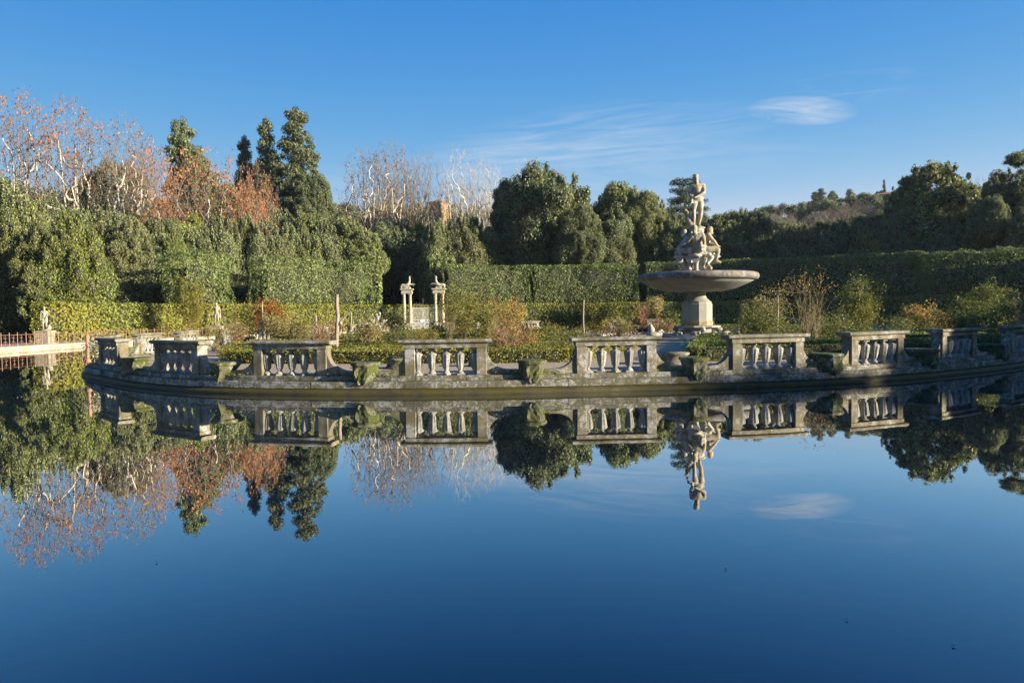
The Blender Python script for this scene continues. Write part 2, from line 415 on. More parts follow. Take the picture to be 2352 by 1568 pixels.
def make_round(name, seed, mat, H=10., W=10., n=200, br=1.15, size=.21, per=34, low=-.4, flat=1., sh=.45):
    rng = np.random.default_rng(seed)
    rz = H*.44; cz = H-rz-br*.5
    C, Rr = dome_blobs(rng, n, W*.5-br*.6, W*.5-br*.6, rz, cz, br, low, flat)
    for k in range(110):
        d = rng.normal(0, 1, 3); d /= np.linalg.norm(d)
        if d[2] < -.2: continue
        r = rng.uniform(.18, .42); q = rng.uniform(.90, 1.03)
        C = np.vstack([C, [[d[0]*(W*.5-br*.5)*q, d[1]*(W*.5-br*.5)*q, cz+d[2]*(rz+br*.3)*q]]]); Rr = np.vstack([Rr, [[r, r, r*1.5]]])
    C = np.vstack([C, [[0, 0, cz]]]); Rr = np.vstack([Rr, [[W*.36, W*.36, rz*.72]]])
    me = crown_mesh(name, C, Rr, per, size, rng, mat, shell=sh)
    tr = MB(); tr.tube([(0, 0, -1), (0, 0, 0), (.1, .05, H*.3), (0, 0, H*.7)], [H*.04, H*.035, H*.025, H*.01], 8)
    for k in range(5):
        a = k*1.3; tr.tube([(0, 0, H*.25), (math.cos(a)*W*.15, math.sin(a)*W*.15, H*.45), (math.cos(a)*W*.3, math.sin(a)*W*.3, H*.6)], [H*.018, H*.012, H*.006], 5)
    return dict(crown=me, trunk=tr.mesh(name+' trunk', M['bark']), H=H, W=W)
def make_plume(name, seed, mat, H=12., W=6.5, n=30, size=.165, per=44):
    rng = np.random.default_rng(seed); C = []; Rr = []
    for i in range(n):
        a = rng.uniform(0, 2*PI); q = math.sqrt(rng.random())*W*.42
        top = H*(1-.42*(q/(W*.5))**2)*rng.uniform(.86, 1.0)
        rr = rng.uniform(.65, 1.1); hz = rr*rng.uniform(1.1, 1.7)
        zc = top-hz
        while zc > H*.12:
            C.append([q*math.cos(a)+rng.normal(0, .4), q*math.sin(a)+rng.normal(0, .4), zc]); Rr.append([rr, rr, hz])
            zc -= hz*rng.uniform(.9, 1.3); rr = rng.uniform(.8, 1.25); hz = rr*rng.uniform(.8, 1.1)
    for k in range(90):
        a = rng.uniform(0, 2*PI); q = math.sqrt(rng.random())*W*.5; r = rng.uniform(.16, .34)
        C.append([q*math.cos(a), q*math.sin(a), H*(1-.42*(q/(W*.5))**2)*rng.uniform(.9, 1.02)]); Rr.append([r, r, r*rng.uniform(1.8, 3.2)])
    for z in np.linspace(H*.12, H*.62, 4):
        C.append([0, 0, z]); Rr.append([W*.40, W*.40, H*.16])
    for k in range(14):
        a = rng.uniform(0, 2*PI); z = rng.uniform(.1, .55)*H
        C.append([W*.40*math.cos(a), W*.40*math.sin(a), z]); Rr.append([1.0, 1.0, 1.3])
    me = crown_mesh(name, np.array(C), np.array(Rr), per, size, rng, mat, shell=.45, up=(0, 0, .5), aspect=.5)
    tr = MB(); tr.tube([(0, 0, -1), (0, 0, 0), (0, 0, H*.6)], [.3, .25, .1], 7)
    return dict(crown=me, trunk=tr.mesh(name+' trunk', M['bark']), H=H, W=W)
def make_spire(name, seed, mat, H=26., W=9., tip=.5, size=.34, gaps=.25, lean=0., per=15, broad=1.):
    rng = np.random.default_rng(seed); C = []; Rr = []
    z = H-.8; C.append([0, 0, z]); Rr.append([.9, .9, 1.3])
    while z > H*.10:
        f = 1-(z/H)
        prof = W*.5*min(1., tip+broad*f**.8)
        prof *= rng.uniform(.7, 1.15)
        nb = int(4+prof*1.6)
        for k in range(nb):
            if rng.random() < gaps*f: continue
            a = rng.uniform(0, 2*PI); q = prof*rng.uniform(.45, .95)
            r = rng.uniform(.7, 1.15)*(.65+.35*f+.25)
            C.append([q*math.cos(a)+lean*z, q*math.sin(a), z-q*.18+rng.normal(0, .3)]); Rr.append([r*1.15, r*1.15, r*.75])
        C.append([lean*z, 0, z]); Rr.append([prof*.42+.2, prof*.42+.2, 1.2])
        z -= rng.uniform(.9, 1.4)
    me = crown_mesh(name, np.array(C), np.array(Rr), per, size, rng, mat, shell=.55, core=.55)
    tr = MB(); tr.tube([(0, 0, -2), (0, 0, 0), (lean*H*.5, 0, H*.5), (lean*H, 0, H*.95)], [.6, .5, .3, .08], 8)
    return dict(crown=me, trunk=tr.mesh(name+' trunk', M['bark']), H=H, W=W)
def make_cedar(name, seed, H=16., W=13.):
    rng = np.random.default_rng(seed); C = []; Rr = []; tr = MB()
    tr.tube([(0, 0, -1), (0, 0, 0), (.3, 0, H*.5), (0, 0, H*.95)], [.5, .42, .28, .06], 8)
    for L in range(9):
        z = H*(.35+.65*L/8.5); w = W*.5*(1.05-.75*(L/8.5)**1.3)
        for k in range(5):
            a = k*2*PI/5+L*.9+rng.normal(0, .3); w2 = w*rng.uniform(.6, 1.1)
            tr.tube([(0, 0, z-.6), (w2*.5*math.cos(a), w2*.5*math.sin(a), z), (w2*math.cos(a), w2*math.sin(a), z+.1)], [.12, .07, .02], 4)
            for q in (.3, .5, .72, .95):
                C.append([w2*q*math.cos(a+rng.normal(0, .15)), w2*q*math.sin(a+rng.normal(0, .15)), z+rng.normal(0, .12)]); Rr.append([1.15, 1.15, .38])
    me = crown_mesh(name, np.array(C), np.array(Rr), 34, .20, rng, M['cedar'], shell=.95, core=None)
    return dict(crown=me, trunk=tr.mesh(name+' trunk', M['bark']), H=H, W=W)
def make_pine(name, seed, H=18., W=9.):
    rng = np.random.default_rng(seed)
    C, Rr = dome_blobs(rng, 40, W*.42, W*.42, H*.10, H*.86, 1.1, -.2, .6)
    me = crown_mesh(name, C, Rr, 26, .24, rng, M['ilexdark'], shell=.5, core=.6)
    tr = MB(); tr.tube([(0, 0, -1), (0, 0, 0), (.4, 0, H*.4), (0, 0, H*.8)], [.4, .35, .25, .15], 8)
    for k in range(6):
        a = k*1.05; tr.tube([(0, 0, H*.66), (math.cos(a)*W*.2, math.sin(a)*W*.2, H*.78), (math.cos(a)*W*.38, math.sin(a)*W*.38, H*.86)], [.13, .09, .04], 5)
    return dict(crown=me, trunk=tr.mesh(name+' trunk', M['bark']), H=H, W=W)
def branch(rng, segs, p, d, L, r, lvl, maxl, spread, upb, tips, droop=0.):
    nseg = 3 if lvl < 3 else 2
    for i in range(nseg):
        d = d+rng.normal(0, .13 if lvl else .05, 3)+np.array([0, 0, upb*(.10 if lvl < maxl-1 else .03)]); d /= np.linalg.norm(d)
        q = p+d*L/nseg; r2 = r*(.86 if lvl else .90)
        segs.append((p, q, r, r2, lvl)); p = q; r = r2
        if lvl < maxl and lvl > 0 and rng.random() < .22:
            s = rng.normal(0, 1, 3); s -= d*s.dot(d); s /= np.linalg.norm(s)
            nd = d+s*spread*1.3; nd /= np.linalg.norm(nd)
            branch(rng, segs, p, nd, L*rng.uniform(.45, .7), r*.5, lvl+1 if lvl < 2 else lvl+1, maxl, spread, upb, tips)
    if lvl >= maxl: tips.append(p); return
    nc = 3 if rng.random() < (.30 if lvl < 4 else .1) else 2
    a0 = rng.uniform(0, 2*PI); h = np.array([0, 0, 1.]) if abs(d[2]) < .9 else np.array([1., 0, 0])
    u = np.cross(d, h); u /= np.linalg.norm(u); v = np.cross(d, u)
    for k in range(nc):
        a = a0+k*2*PI/nc+rng.normal(0, .3); sp = spread*rng.uniform(.55, 1.3)*(1.45 if lvl < 2 else 1.)
        nd = d+(u*math.cos(a)+v*math.sin(a))*sp; nd /= np.linalg.norm(nd)
        branch(rng, segs, p, nd, L*rng.uniform(.62, .85), r*(.72 if k == 0 else .6), lvl+1, maxl, spread, upb, tips)
def make_bare(name, seed, H=22., W=13., base=.34, ntip=900, leaf=None, leafn=0, leafsize=.26, bark='planebark', tw='twig', r_tip=.015, limbs=5, low=.0, stems=1, **kw):
    """a crown grown towards points scattered through its envelope, limb radii from the number of twigs they carry"""
    rng = np.random.default_rng(seed); cz = H*(base+1)/2+low*H*.0; rz = H*(1-base)/2; rx = W/2
    P = [np.array([0, 0, 0.])]; par = [-1]
    def add(q, p): P.append(np.array(q, float)); par.append(p); return len(P)-1
    lean = rng.normal(0, .05, 2)*H*.3; i = 0; nt_ = 7
    for k in range(1, nt_+1):
        t = k/nt_; i = add([lean[0]*t+rng.normal(0, .08), lean[1]*t+rng.normal(0, .08), H*base*.95*t], i)
    fork = i; a0 = rng.uniform(0, 6.28)
    for l in range(limbs):
        a = a0+l*2*PI/limbs+rng.normal(0, .35); out = rx*rng.uniform(.35, .75); top = H*rng.uniform(.78, .93) if l else H*.96; out = out if l else rx*.1; j = fork-rng.integers(0, 3)
        b = P[j].copy(); wob = rng.normal(0, .25, 3); n_ = 9
        for k in range(1, n_+1):
            t = k/n_; j = add([b[0]+out*math.cos(a)*t**.75+wob[0]*math.sin(t*7), b[1]+out*math.sin(a)*t**.75+wob[1]*math.sin(t*5+1), b[2]+(top-b[2])*t**1.25], j)
    T = []
    while len(T) < ntip:
        d = rng.normal(0, 1, 3); d /= np.linalg.norm(d); q = rng.random()**.42
        x = np.array([d[0]*rx*q, d[1]*rx*q, cz+d[2]*rz*q])
        if x[2] < H*base*.7: continue
        T.append(x)
    T = np.array(T); c0 = np.array([0, 0, H*base]); T = T[np.argsort(np.linalg.norm((T-c0)/[rx, rx, rz], axis=1))]; tips = []
    A = np.zeros((ntip*8+200, 3)); m = len(P); A[:m] = np.array(P)
    for t in T:
        D = t-A[:m]; dist = np.linalg.norm(D, axis=1); pen = np.maximum(0, .55*np.hypot(D[:, 0], D[:, 1])-D[:, 2])
        j = int(np.argmin(dist+pen*1.3)); L = dist[j]; n_ = max(1, min(5, int(L/.7))); b = A[j].copy(); mid = b+(t-b)*.5+np.array([(t-b)[0]*.12, (t-b)[1]*.12, -.06*L]); w_ = rng.normal(0, .07*L, 3)
        for k in range(1, n_+1):
            u = k/n_; q = (1-u)**2*b+2*u*(1-u)*(mid+w_)+u*u*t; j = add(q, j); A[m] = q; m += 1
        tips.append(j)
    cnt = np.zeros(len(P))
    for j in tips: cnt[j] += 1
    for j in range(len(P)-1, 0, -1): cnt[par[j]] += cnt[j]
    cnt = np.maximum(cnt, 1); R_ = r_tip*cnt**.53
    big, small = [], []
    for j in range(1, len(P)):
        sgm = (P[par[j]], P[j], min(R_[par[j]], R_[j]*1.5), R_[j]); (big if cnt[j] > 14 else small).append(sgm)
    big = [(a_, b_, x_*1.3, y_*1.3) for a_, b_, x_, y_ in big]
    big.append((np.array([0, 0, -1.2]), P[0], R_[1]*1.25, R_[1]*1.1))
    V, F = tubes(big, 6); tr = mesh_np(name+' trunk', V, F, M[bark], True)
    V, F = tubes(small, 3); parts = [(V, F)]; mi = np.zeros(len(F), int)
    tp = np.array([P[j] for j in tips]); e = np.repeat(tp, 3, axis=0); dd = unit(rng.normal(0, .8, e.shape)+(e-c0)/H*1.5+np.array([0, 0, .5])); L = rng.uniform(.35, .95, len(e))[:, None]
    V2, F2 = tubes([(a, b, r_tip*.8, r_tip*.5) for a, b in zip(e, e+dd*L)], 3); parts.append((V2, F2)); mi = np.concatenate([mi, np.zeros(len(F2), int)])
    if leafn:
        w = np.clip((tp[:, 2]/H-base)*1.6, .12, 1.)*(vnoise(tp, .33, seed) > .42)+.04; w /= w.sum()
        idx = rng.choice(len(tp), leafn, p=w); Q = tp[idx]+rng.normal(0, .38, (leafn, 3))
        V3, F3 = cards(Q, rng.normal(0, 1, Q.shape), leafsize, rng, aspect=.8); parts.append((V3, F3)); mi = np.concatenate([mi, np.ones(len(F3), int)])
    V, F = cat(parts); cr = mesh_np(name+' crown', V, F, [M[tw], M[leaf or 'autumn']], False, mi)
    return dict(crown=cr, trunk=tr, H=H, W=W)

TK['round_a'] = make_round('holm oak a', 1, M['ilex'])
TK['round_b'] = make_round('holm oak b', 2, M['ilexdark'], H=12, W=11, n=250, br=1.25)
TK['round_c'] = make_round('holm oak c', 3, M['bay'], H=9, W=8, n=150, br=1.0)
TK['tall'] = make_round('tall oak', 4, M['ilex'], H=14, W=9, n=260, br=1.0, low=-.8)
TK['plume_a'] = make_plume('plume a', 5, M['plume'])
TK['plume_b'] = make_plume('plume b', 6, M['ilex'], H=11, W=7, n=30)
TK['plume_c'] = make_plume('plume c', 7, M['plume'], H=13, W=6, n=22)
TK['plume_d'] = make_plume('plume d', 8, M['bay'], H=10, W=7, n=28)
TK['spire_a'] = make_spire('spire a', 9, M['conifer'], H=27, W=12, tip=.12, broad=1.5, gaps=.35)
TK['spire_b'] = make_spire('spire b', 10, M['conifer'], H=25, W=9, tip=.12, broad=1.4, gaps=.3, lean=-.01)
TK['spire_c'] = make_spire('spire c', 11, M['ilexdark'], H=20, W=13, tip=.28, broad=1.5, gaps=.05)
TK['cypress'] = make_spire('cypress', 12, M['conifer'], H=14, W=2.6, tip=.25, broad=1.1, gaps=0., size=.3, per=18)
TK['cedar'] = make_cedar('cedar', 13)
TK['pine'] = make_pine('umbrella pine', 14)
TK['plane_a'] = make_bare('plane a', 21, leaf='autumn', leafn=1500, W=12, base=.30, ntip=620)
TK['plane_b'] = make_bare('plane b', 22, leaf='autumn', leafn=1700, W=14, base=.26, ntip=680, limbs=6)
TK['plane_c'] = make_bare('plane c', 23, H=17, W=15, leaf='autumn', leafn=3000, base=.22, ntip=640, limbs=4)
TK['plane_g'] = make_bare('plane g', 33, H=16, W=12, leaf='autumn', leafn=2300, base=.25, ntip=430, limbs=4)
TK['plane_d'] = make_bare('plane d', 24, leaf='autumngrey', leafn=700, W=13, base=.30, ntip=700, limbs=4)
TK['plane_h'] = make_bare('plane h', 34, leaf='autumngrey', leafn=900, W=12, base=.33, ntip=760, limbs=5)
TK['plane_e'] = make_bare('plane e', 25, W=12, base=.28, ntip=820, bark='twig', limbs=5)
TK['plane_f'] = make_bare('plane f', 26, W=9, base=.25, ntip=700, tw='twigpale', limbs=5)
TK['barebush'] = make_bare('bare bush', 27, H=9, W=8, base=.12, ntip=420, bark='twigred', tw='twigred', limbs=6, r_tip=.02)

ORD = 'first second third fourth fifth sixth seventh eighth ninth tenth eleventh twelfth thirteenth fourteenth fifteenth sixteenth seventeenth eighteenth nineteenth twentieth'.split()
def ordn(i): return ORD[i] if i < 20 else ('twenty-'+ORD[i-20] if i < 29 else 'thirtieth' if i == 29 else 'thirty-'+ORD[i-30])

def ringpt(px, r):
    d = at(px, 722, D=1.0); k = d.x/d.y
    a = k*k+1; b = -2*(k*CX+CY); c = CX*CX+CY*CY-r*r
    y = (-b+math.sqrt(b*b-4*a*c))/(2*a); return (k*y, y)
for k_, d_ in TK.items():
    n_ = len(d_['crown'].vertices); a_ = np.empty(n_*3, np.float32); d_['crown'].vertices.foreach_get('co', a_); a_ = a_.reshape(-1, 3)
    d_['H'] = float(np.percentile(a_[:, 2], 99.9)); d_['W'] = float(np.percentile(np.abs(a_[:, 0]), 98.5))*2
def tree(kind, px, ytop, w, D, label, group=None, cat_='tree', name='evergreen_tree', z0=None, rz=None, crown='crown', wf=1.0):
    if kind[:5] == 'plane': w *= .88
    p = at(px, ytop, D=D); k = TK[kind]
    z = tz(p.x, p.y) if z0 is None else z0
    h = max(2., p.z-z); wm = w*D/1568.
    sx = wm/k['W']*wf
    t = empty(name, (p.x, p.y, z-.05), rz if rz is not None else (px*7.13+D) % 6.28)
    lim = 1.35 if kind[:5] in ('round', 'tall', 'cedar', 'pine') else 1.75 if kind[:5] == 'plume' else 99
    sz = min(h/k['H'], sx*lim); st = h/k['H'] if sz == h/k['H'] else (h*.92)/k['H']
    mobj('trunk', k['trunk'], t, scale=(sx, sx, st)); mobj(crown, k['crown'], t, loc=(0, 0, h-k['H']*sz), scale=(sx, sx, sz))
    tag(t, label, cat_, group); return t

# --- bare plane trees at the left
G1 = 'tall leaf-losing plane trees on the left'
for (kd, px, yt, w, D, lb) in [
    ('plane_a', 38, 203, 150, 108, 'tall bare plane with orange leaves at the top, at the left edge of the photo'),
    ('plane_b', 160, 217, 190, 108, 'tallest bare plane with orange leafy top and pale trunk, second from the left edge'),
    ('plane_h', 292, 258, 130, 106, 'pale slender plane with few pinkish leaves standing before the dark evergreen'),
    ('plane_g', 340, 320, 130, 112, 'plane with pink leaves against the left flank of the broad dark cypress'),
    ('plane_c', 470, 335, 230, 100, 'spreading plane covered in salmon leaves in front of the broad dark cypress'),
    ('plane_c', 585, 372, 120, 104, 'plane with dense rust-coloured leaves in front of the three dark spires'),
    ('plane_g', 578, 420, 110, 97, 'low plane with reddish leaves at the foot of the three dark spires'),
    ('plane_c', 385, 440, 130, 96, 'low plane with salmon leaves below the broad dark cypress')]:
    tree(kd, px, yt, w, D, lb, G1, name='plane_tree', crown='crown')
# --- dark conifers
G2 = 'dark conifers rising above the belt'
for (kd, px, yt, w, D, lb) in [
    ('spire_a', 678, 250, 135, 140, 'tallest dark conifer spire, rightmost of the three together'),
    ('spire_b', 612, 274, 90, 140, 'middle dark conifer spire of the three together'),
    ('spire_b', 562, 315, 75, 145, 'smallest and leftmost of the three dark conifer spires'),
    ('spire_c', 420, 278, 130, 130, 'broad dark cypress with a rounded double top behind the salmon planes'),
    ('spire_c', 455, 345, 130, 126, 'lower shoulder tree right of the broad double-topped cypress'),
    ('round_b', 262, 372, 130, 122, 'dark evergreen behind the slender pale plane'),
    ('round_b', 215, 405, 110, 120, 'small dark evergreen left of the slender pale plane'),
    ('round_b', 715, 400, 95, 138, 'ragged dark conifer limb mass leaning right below the tallest spire'),
    ('spire_c', 705, 470, 110, 132, 'dark evergreen at the foot of the tallest spire'),
    ('spire_c', 620, 470, 110, 128, 'dark evergreen between the feet of the three spires'),
    ('round_b', 495, 420, 120, 118, 'olive evergreen crown behind the spreading salmon plane')]:
    tree(kd, px, yt, w, D, lb, G2, name='conifer_tree')
# --- bare planes in the centre
G3 = 'bare planes between the spires and the big holm oaks'
for (kd, px, yt, w, D, lb) in [
    ('plane_d', 838, 330, 135, 112, 'leaning plane with dark curled leaves, leftmost of the central bare trees'),
    ('plane_h', 892, 318, 130, 114, 'tallest central plane with reddish leaf tips and pale lower trunk'),
    ('plane_e', 925, 335, 120, 118, 'leafless plane just left of the ochre tower'),
    ('plane_e', 972, 342, 130, 118, 'leafless plane rising in front of the ochre tower'),
    ('plane_f', 1048, 337, 95, 118, 'whitish narrow plane just right of the ochre tower'),
    ('plane_f', 1092, 353, 105, 120, 'pale leafless plane, second right of the ochre tower'),
    ('plane_f', 1130, 372, 70, 118, 'pale leaning plane touching the big holm oak'),
    ('plane_f', 1205, 362, 90, 160, 'pale bare treetop showing behind the left of the big holm oak'),
    ('plane_e', 1282, 376, 60, 160, 'thin bare treetop showing behind the summit of the big holm oak')]:
    tree(kd, px, yt, w, D, lb, G3, name='plane_tree')
# --- big holm oaks
G4 = 'big round holm oaks'
for (kd, px, yt, w, D, lb) in [
    ('round_b', 1262, 376, 190, 104, 'biggest holm oak with a high domed crown in the middle'),
    ('round_b', 1185, 408, 110, 106, 'left shoulder of dark holm oak foliage beside the biggest oak'),
    ('round_b', 1330, 470, 110, 100, 'right lower holm oak leaning out of the biggest oak'),
    ('round_a', 1425, 420, 140, 108, 'second largest holm oak, right of the biggest oak'),
    ('round_a', 1480, 440, 110, 106, 'rounded holm oak just left of the cedar'),
    ('cedar', 1572, 410, 150, 110, 'layered cedar directly behind the standing statue'),
    ('tall', 2150, 371, 190, 92, 'large lobed holm oak with sunlit right side on the right'),
    ('tall', 2085, 405, 90, 94, 'upright tufted holm oak at the left of the large lobed one'),
    ('round_b', 2215, 425, 110, 94, 'holm oak shoulder right of the large lobed one'),
    ('round_b', 2318, 385, 110, 84, 'dark evergreen tree under the flat pine at the right edge'),
    ('pine', 2350, 340, 90, 88, 'flat-topped umbrella pine at the right edge of the photo'),
    ('round_b', 2272, 450, 80, 82, 'small dark evergreen left of the edge trees under the bare treetop'),
    ('cypress', 1703, 476, 22, 118, 'single dark cypress tip behind the evergreens right of the statue'),
    ('plane_e', 2260, 402, 90, 130, 'bare grey treetop between the lobed oak and the right edge'),
    ]:
    tree(kd, px, yt, w, D, lb, G4, name='plane_tree' if kd[:5] == 'plane' else 'cedar_tree' if kd == 'cedar' else 'pine_tree' if kd == 'pine' else 'cypress_tree' if kd == 'cypress' else 'holm_oak')
# --- belt of unclipped evergreens behind the hedges
belt = [('plume_b', 12, 412, 130, 68), ('plume_c', 60, 470, 110, 70), ('tall', 95, 520, 100, 62), ('plume_d', 160, 484, 130, 67), ('plume_a', 112, 455, 100, 84),
  ('plume_a', 235, 476, 120, 76), ('plume_c', 300, 497, 100, 72), ('plume_a', 352, 505, 100, 68), ('plume_d', 398, 530, 80, 66), ('plume_b', 455, 528, 110, 68),
  ('plume_a', 512, 500, 90, 76), ('plume_b', 560, 495, 100, 80), ('plume_a', 612, 508, 90, 78), ('plume_c', 660, 512, 90, 76), ('plume_b', 705, 522, 90, 76),
  ('plume_a', 748, 505, 100, 90), ('round_a', 795, 498, 90, 96), ('round_a', 842, 528, 80, 94), ('round_b', 900, 512, 100, 104), ('round_b', 950, 535, 90, 104),
  ('plume_b', 1005, 505, 80, 88), ('plume_a', 1062, 494, 105, 92), ('plume_b', 1112, 520, 80, 92), ('plume_c', 1162, 503, 105, 93), ('plume_b', 1218, 520, 90, 94),
  ('plume_b', 1268, 545, 80, 93), ('plume_c', 1312, 530, 80, 93), ('plume_a', 1362, 542, 80, 93), ('plume_c', 1412, 523, 105, 93), ('plume_b', 1462, 552, 80, 94),
  ('round_a', 1520, 505, 110, 100), ('round_b', 1580, 530, 100, 98), ('round_a', 1660, 490, 90, 98), ('round_b', 1712, 482, 110, 98), ('round_b', 1755, 520, 90, 94)]
for i, (kd, px, yt, w, D) in enumerate(sorted(belt, key=lambda b: b[1])):
    D = max(D, ringpt(px, 59.5 + (i*5) % 4)[1])
    look = {'plume_a': 'pale plume-topped', 'plume_b': 'dark plume-topped', 'plume_c': 'slender plume-topped', 'plume_d': 'bright green', 'round_a': 'round-topped', 'round_b': 'dark round-topped', 'tall': 'full'}[kd]
    tree(kd, px, yt, w*1.15, D, f'{look} evergreen behind the clipped hedges, {ordn(i)} along the belt from the left', 'unclipped evergreens behind the clipped hedges', name='evergreen_tree')
fill = [(20, 470, 120, 84, 'round_a'), (70, 440, 90, 96, 'round_c'), (125, 470, 100, 98, 'round_b'), (185, 455, 100, 100, 'round_a'), (250, 465, 110, 96, 'round_b'), (315, 470, 100, 98, 'round_a'), (375, 480, 100, 94, 'round_b'), (432, 470, 100, 96, 'round_c'),
  (500, 475, 100, 98, 'round_b'), (545, 465, 90, 104, 'round_a'), (655, 480, 110, 104, 'round_b'), (715, 490, 90, 100, 'round_a'), (770, 492, 100, 112, 'round_b'), (825, 500, 90, 114, 'round_a'), (875, 492, 100, 120, 'round_b'), (925, 505, 90, 118, 'round_a'), (965, 510, 70, 110, 'round_c'), (1030, 512, 60, 104, 'round_b'),
  (1100, 500, 90, 104, 'round_b'), (1345, 500, 100, 103, 'round_a'), (1400, 480, 100, 104, 'round_b'), (1540, 478, 80, 106, 'round_b'), (1620, 515, 90, 104, 'round_b'), (1690, 505, 100, 106, 'round_a'), (1760, 508, 90, 108, 'round_b'), (1830, 512, 90, 106, 'round_a'), (1900, 505, 100, 104, 'round_b'), (1965, 495, 100, 102, 'round_a'), (2035, 485, 90, 100, 'round_b')]
for i, (px, yt, w, D, kd) in enumerate(fill):
    yt += 22 if px < 600 else 0
    tree(kd, px, yt, w*1.2, D, f'{dict(round_a="olive", round_b="dark", round_c="bright")[kd]} evergreen in the back row, {ordn(i)} from the left of those just above the belt', 'evergreens of the back row', name='evergreen_tree')
beltr = [(1800, 535, 90, 90, 'plume_a'), (1848, 528, 90, 90, 'plume_b'), (1895, 535, 100, 88, 'round_b'), (1945, 505, 90, 88, 'plume_b'), (1990, 520, 90, 84, 'plume_d'), (2040, 500, 90, 84, 'plume_a'),
  (2085, 520, 90, 80, 'plume_c'), (2130, 500, 90, 80, 'plume_d'), (2180, 510, 90, 78, 'plume_a'), (2225, 520, 90, 76, 'plume_b'), (2275, 500, 100, 74, 'plume_a'), (2330, 485, 110, 72, 'plume_b'), (2385, 480, 110, 70, 'round_b')]
for i, (px, yt, w, D, kd) in enumerate(beltr):
    D = max(D, ringpt(px, 59.5 + (i*5) % 4)[1])
    tree(kd, px, yt, w*1.15, D, f'evergreen above the long shaded hedge, {ordn(i)} from the statue towards the right', 'evergreens above the long shaded hedge', name='evergreen_tree')
# --- far wooded hill on the right
G5 = 'cypresses on the far hill'
for (px, yt, w, D, kd, lb) in [(1858, 462, 13, 262, 'cypress', 'thin lone cypress at the foot of the far hill'), (1872, 440, 22, 282, 'cypress', 'left of the two joined cypresses on the far hill'), (1886, 432, 24, 282, 'cypress', 'right of the two joined cypresses on the far hill'),
   (1912, 438, 34, 285, 'spire_c', 'spreading dark conifer right of the joined cypresses'), (1952, 434, 30, 290, 'spire_c', 'pointed conifer in the middle of the far ridge'), (1978, 442, 24, 290, 'round_b', 'round dark conifer on the ridge left of the villa'),
   (2031, 412, 9, 286, 'cypress', 'needle-thin tall cypress beside the far villa'), (2022, 438, 30, 288, 'round_b', 'dark tree hiding the middle of the far villa'), (1998, 450, 24, 288, 'round_b', 'dark tree at the left end of the far villa'), (1935, 455, 20, 285, 'round_b', 'small dark tree on the ridge between the two conifers')]:
    tree(kd, px, yt, w, D, lb, G5, name='cypress_tree' if kd == 'cypress' else 'conifer_tree')
for i, (px, yt, w, D) in enumerate([(1770, 482, 50, 215), (1800, 475, 60, 225), (1826, 488, 50, 215), (1875, 478, 50, 222), (1900, 480, 60, 215), (1925, 466, 60, 230), (1945, 472, 60, 222), (1968, 460, 60, 235), (1990, 468, 60, 225), (2015, 468, 60, 235), (2040, 470, 60, 230), (1850, 500, 50, 200), (1960, 490, 60, 200), (2000, 495, 60, 200), (2270, 440, 60, 200), (2245, 455, 60, 190)]):
    tree('barebush', px, yt, w, D, f'leafless reddish-brown tree on the far slope, {ordn(i)} of them from the left' if i < 14 else ('reddish bare tree right of the lobed holm oak, far off' if i == 15 else 'reddish bare tree near the right edge, far off'), 'leafless trees on the far slope', name='bare_tree')
tree('pine', 1795, 505, 60, 185, 'low flat-topped green pine at the foot of the far slope', name='pine_tree')
# far-off woods reading as masses
def woods(name, box, n, r, mat, seed, label, size=.55, skip=None):
    rng = np.random.default_rng(seed); C = []; Rr = []
    while len(C) < n:
        px = rng.uniform(box[0], box[1]); D = rng.uniform(box[2], box[3]); p = at(px, 700, D=D)
        if skip and skip(p.x, p.y): continue
        q = r*rng.uniform(.7, 1.3); C.append([p.x, p.y, tz(p.x, p.y)+rng.uniform(.3, 1.)*box[4]]); Rr.append([q, q, q*.8])
    o = mobj(name, crown_mesh(name, np.array(C), np.array(Rr), 5.5, size, rng, mat, shell=.5, core=.75)); tag(o, label, 'woods', kind='stuff'); return o
woods('distant_woods', (640, 1180, 150, 250, 11), 420, 2.6, M['ilexdark'], 31, 'far-off dark woods on the ridge behind the bare planes')
woods('distant_woods', (1480, 2400, 150, 300, 4), 560, 2.3, M['ilexdark'], 32, 'far-off woods covering the hillside below the villa')
woods('distant_woods', (-60, 640, 125, 190, 9), 360, 2.6, M['ilexdark'], 33, 'dark woods glimpsed behind the planes on the left')

# off-frame evergreens on the right bank, whose shade falls across the island
G6 = 'evergreens on the right bank'
for i in range(17):
    a = R(-79+i*5.0+((i*37) % 5-2)*.5); rr = 54+((i*29) % 7)*.6
    x = CX+rr*math.cos(a); y = CY+rr*math.sin(a)
    h = float(np.interp(-79+i*5., [-79, -60, -54, -48, -42, -36, -30, -25, -18, 0], [9.2, 9.5, 10.2, 11.1, 11.3, 11.7, 11.6, 11.0, 10.9, 11.5]))+((i*53) % 5-2)*.3
    k = TK[('round_a', 'round_b', 'tall')[i % 3]]
    s = 8.6/k['W']
    t = empty('evergreen_tree', (x, y, .3), i*1.7, (s, s, h/k['H'])); mobj('trunk', k['trunk'], t); mobj('crown', k['crown'], t)
    tag(t, f'round evergreen on the right bank beyond the frame, {ordn(i)} counted from the camera', 'tree', G6)
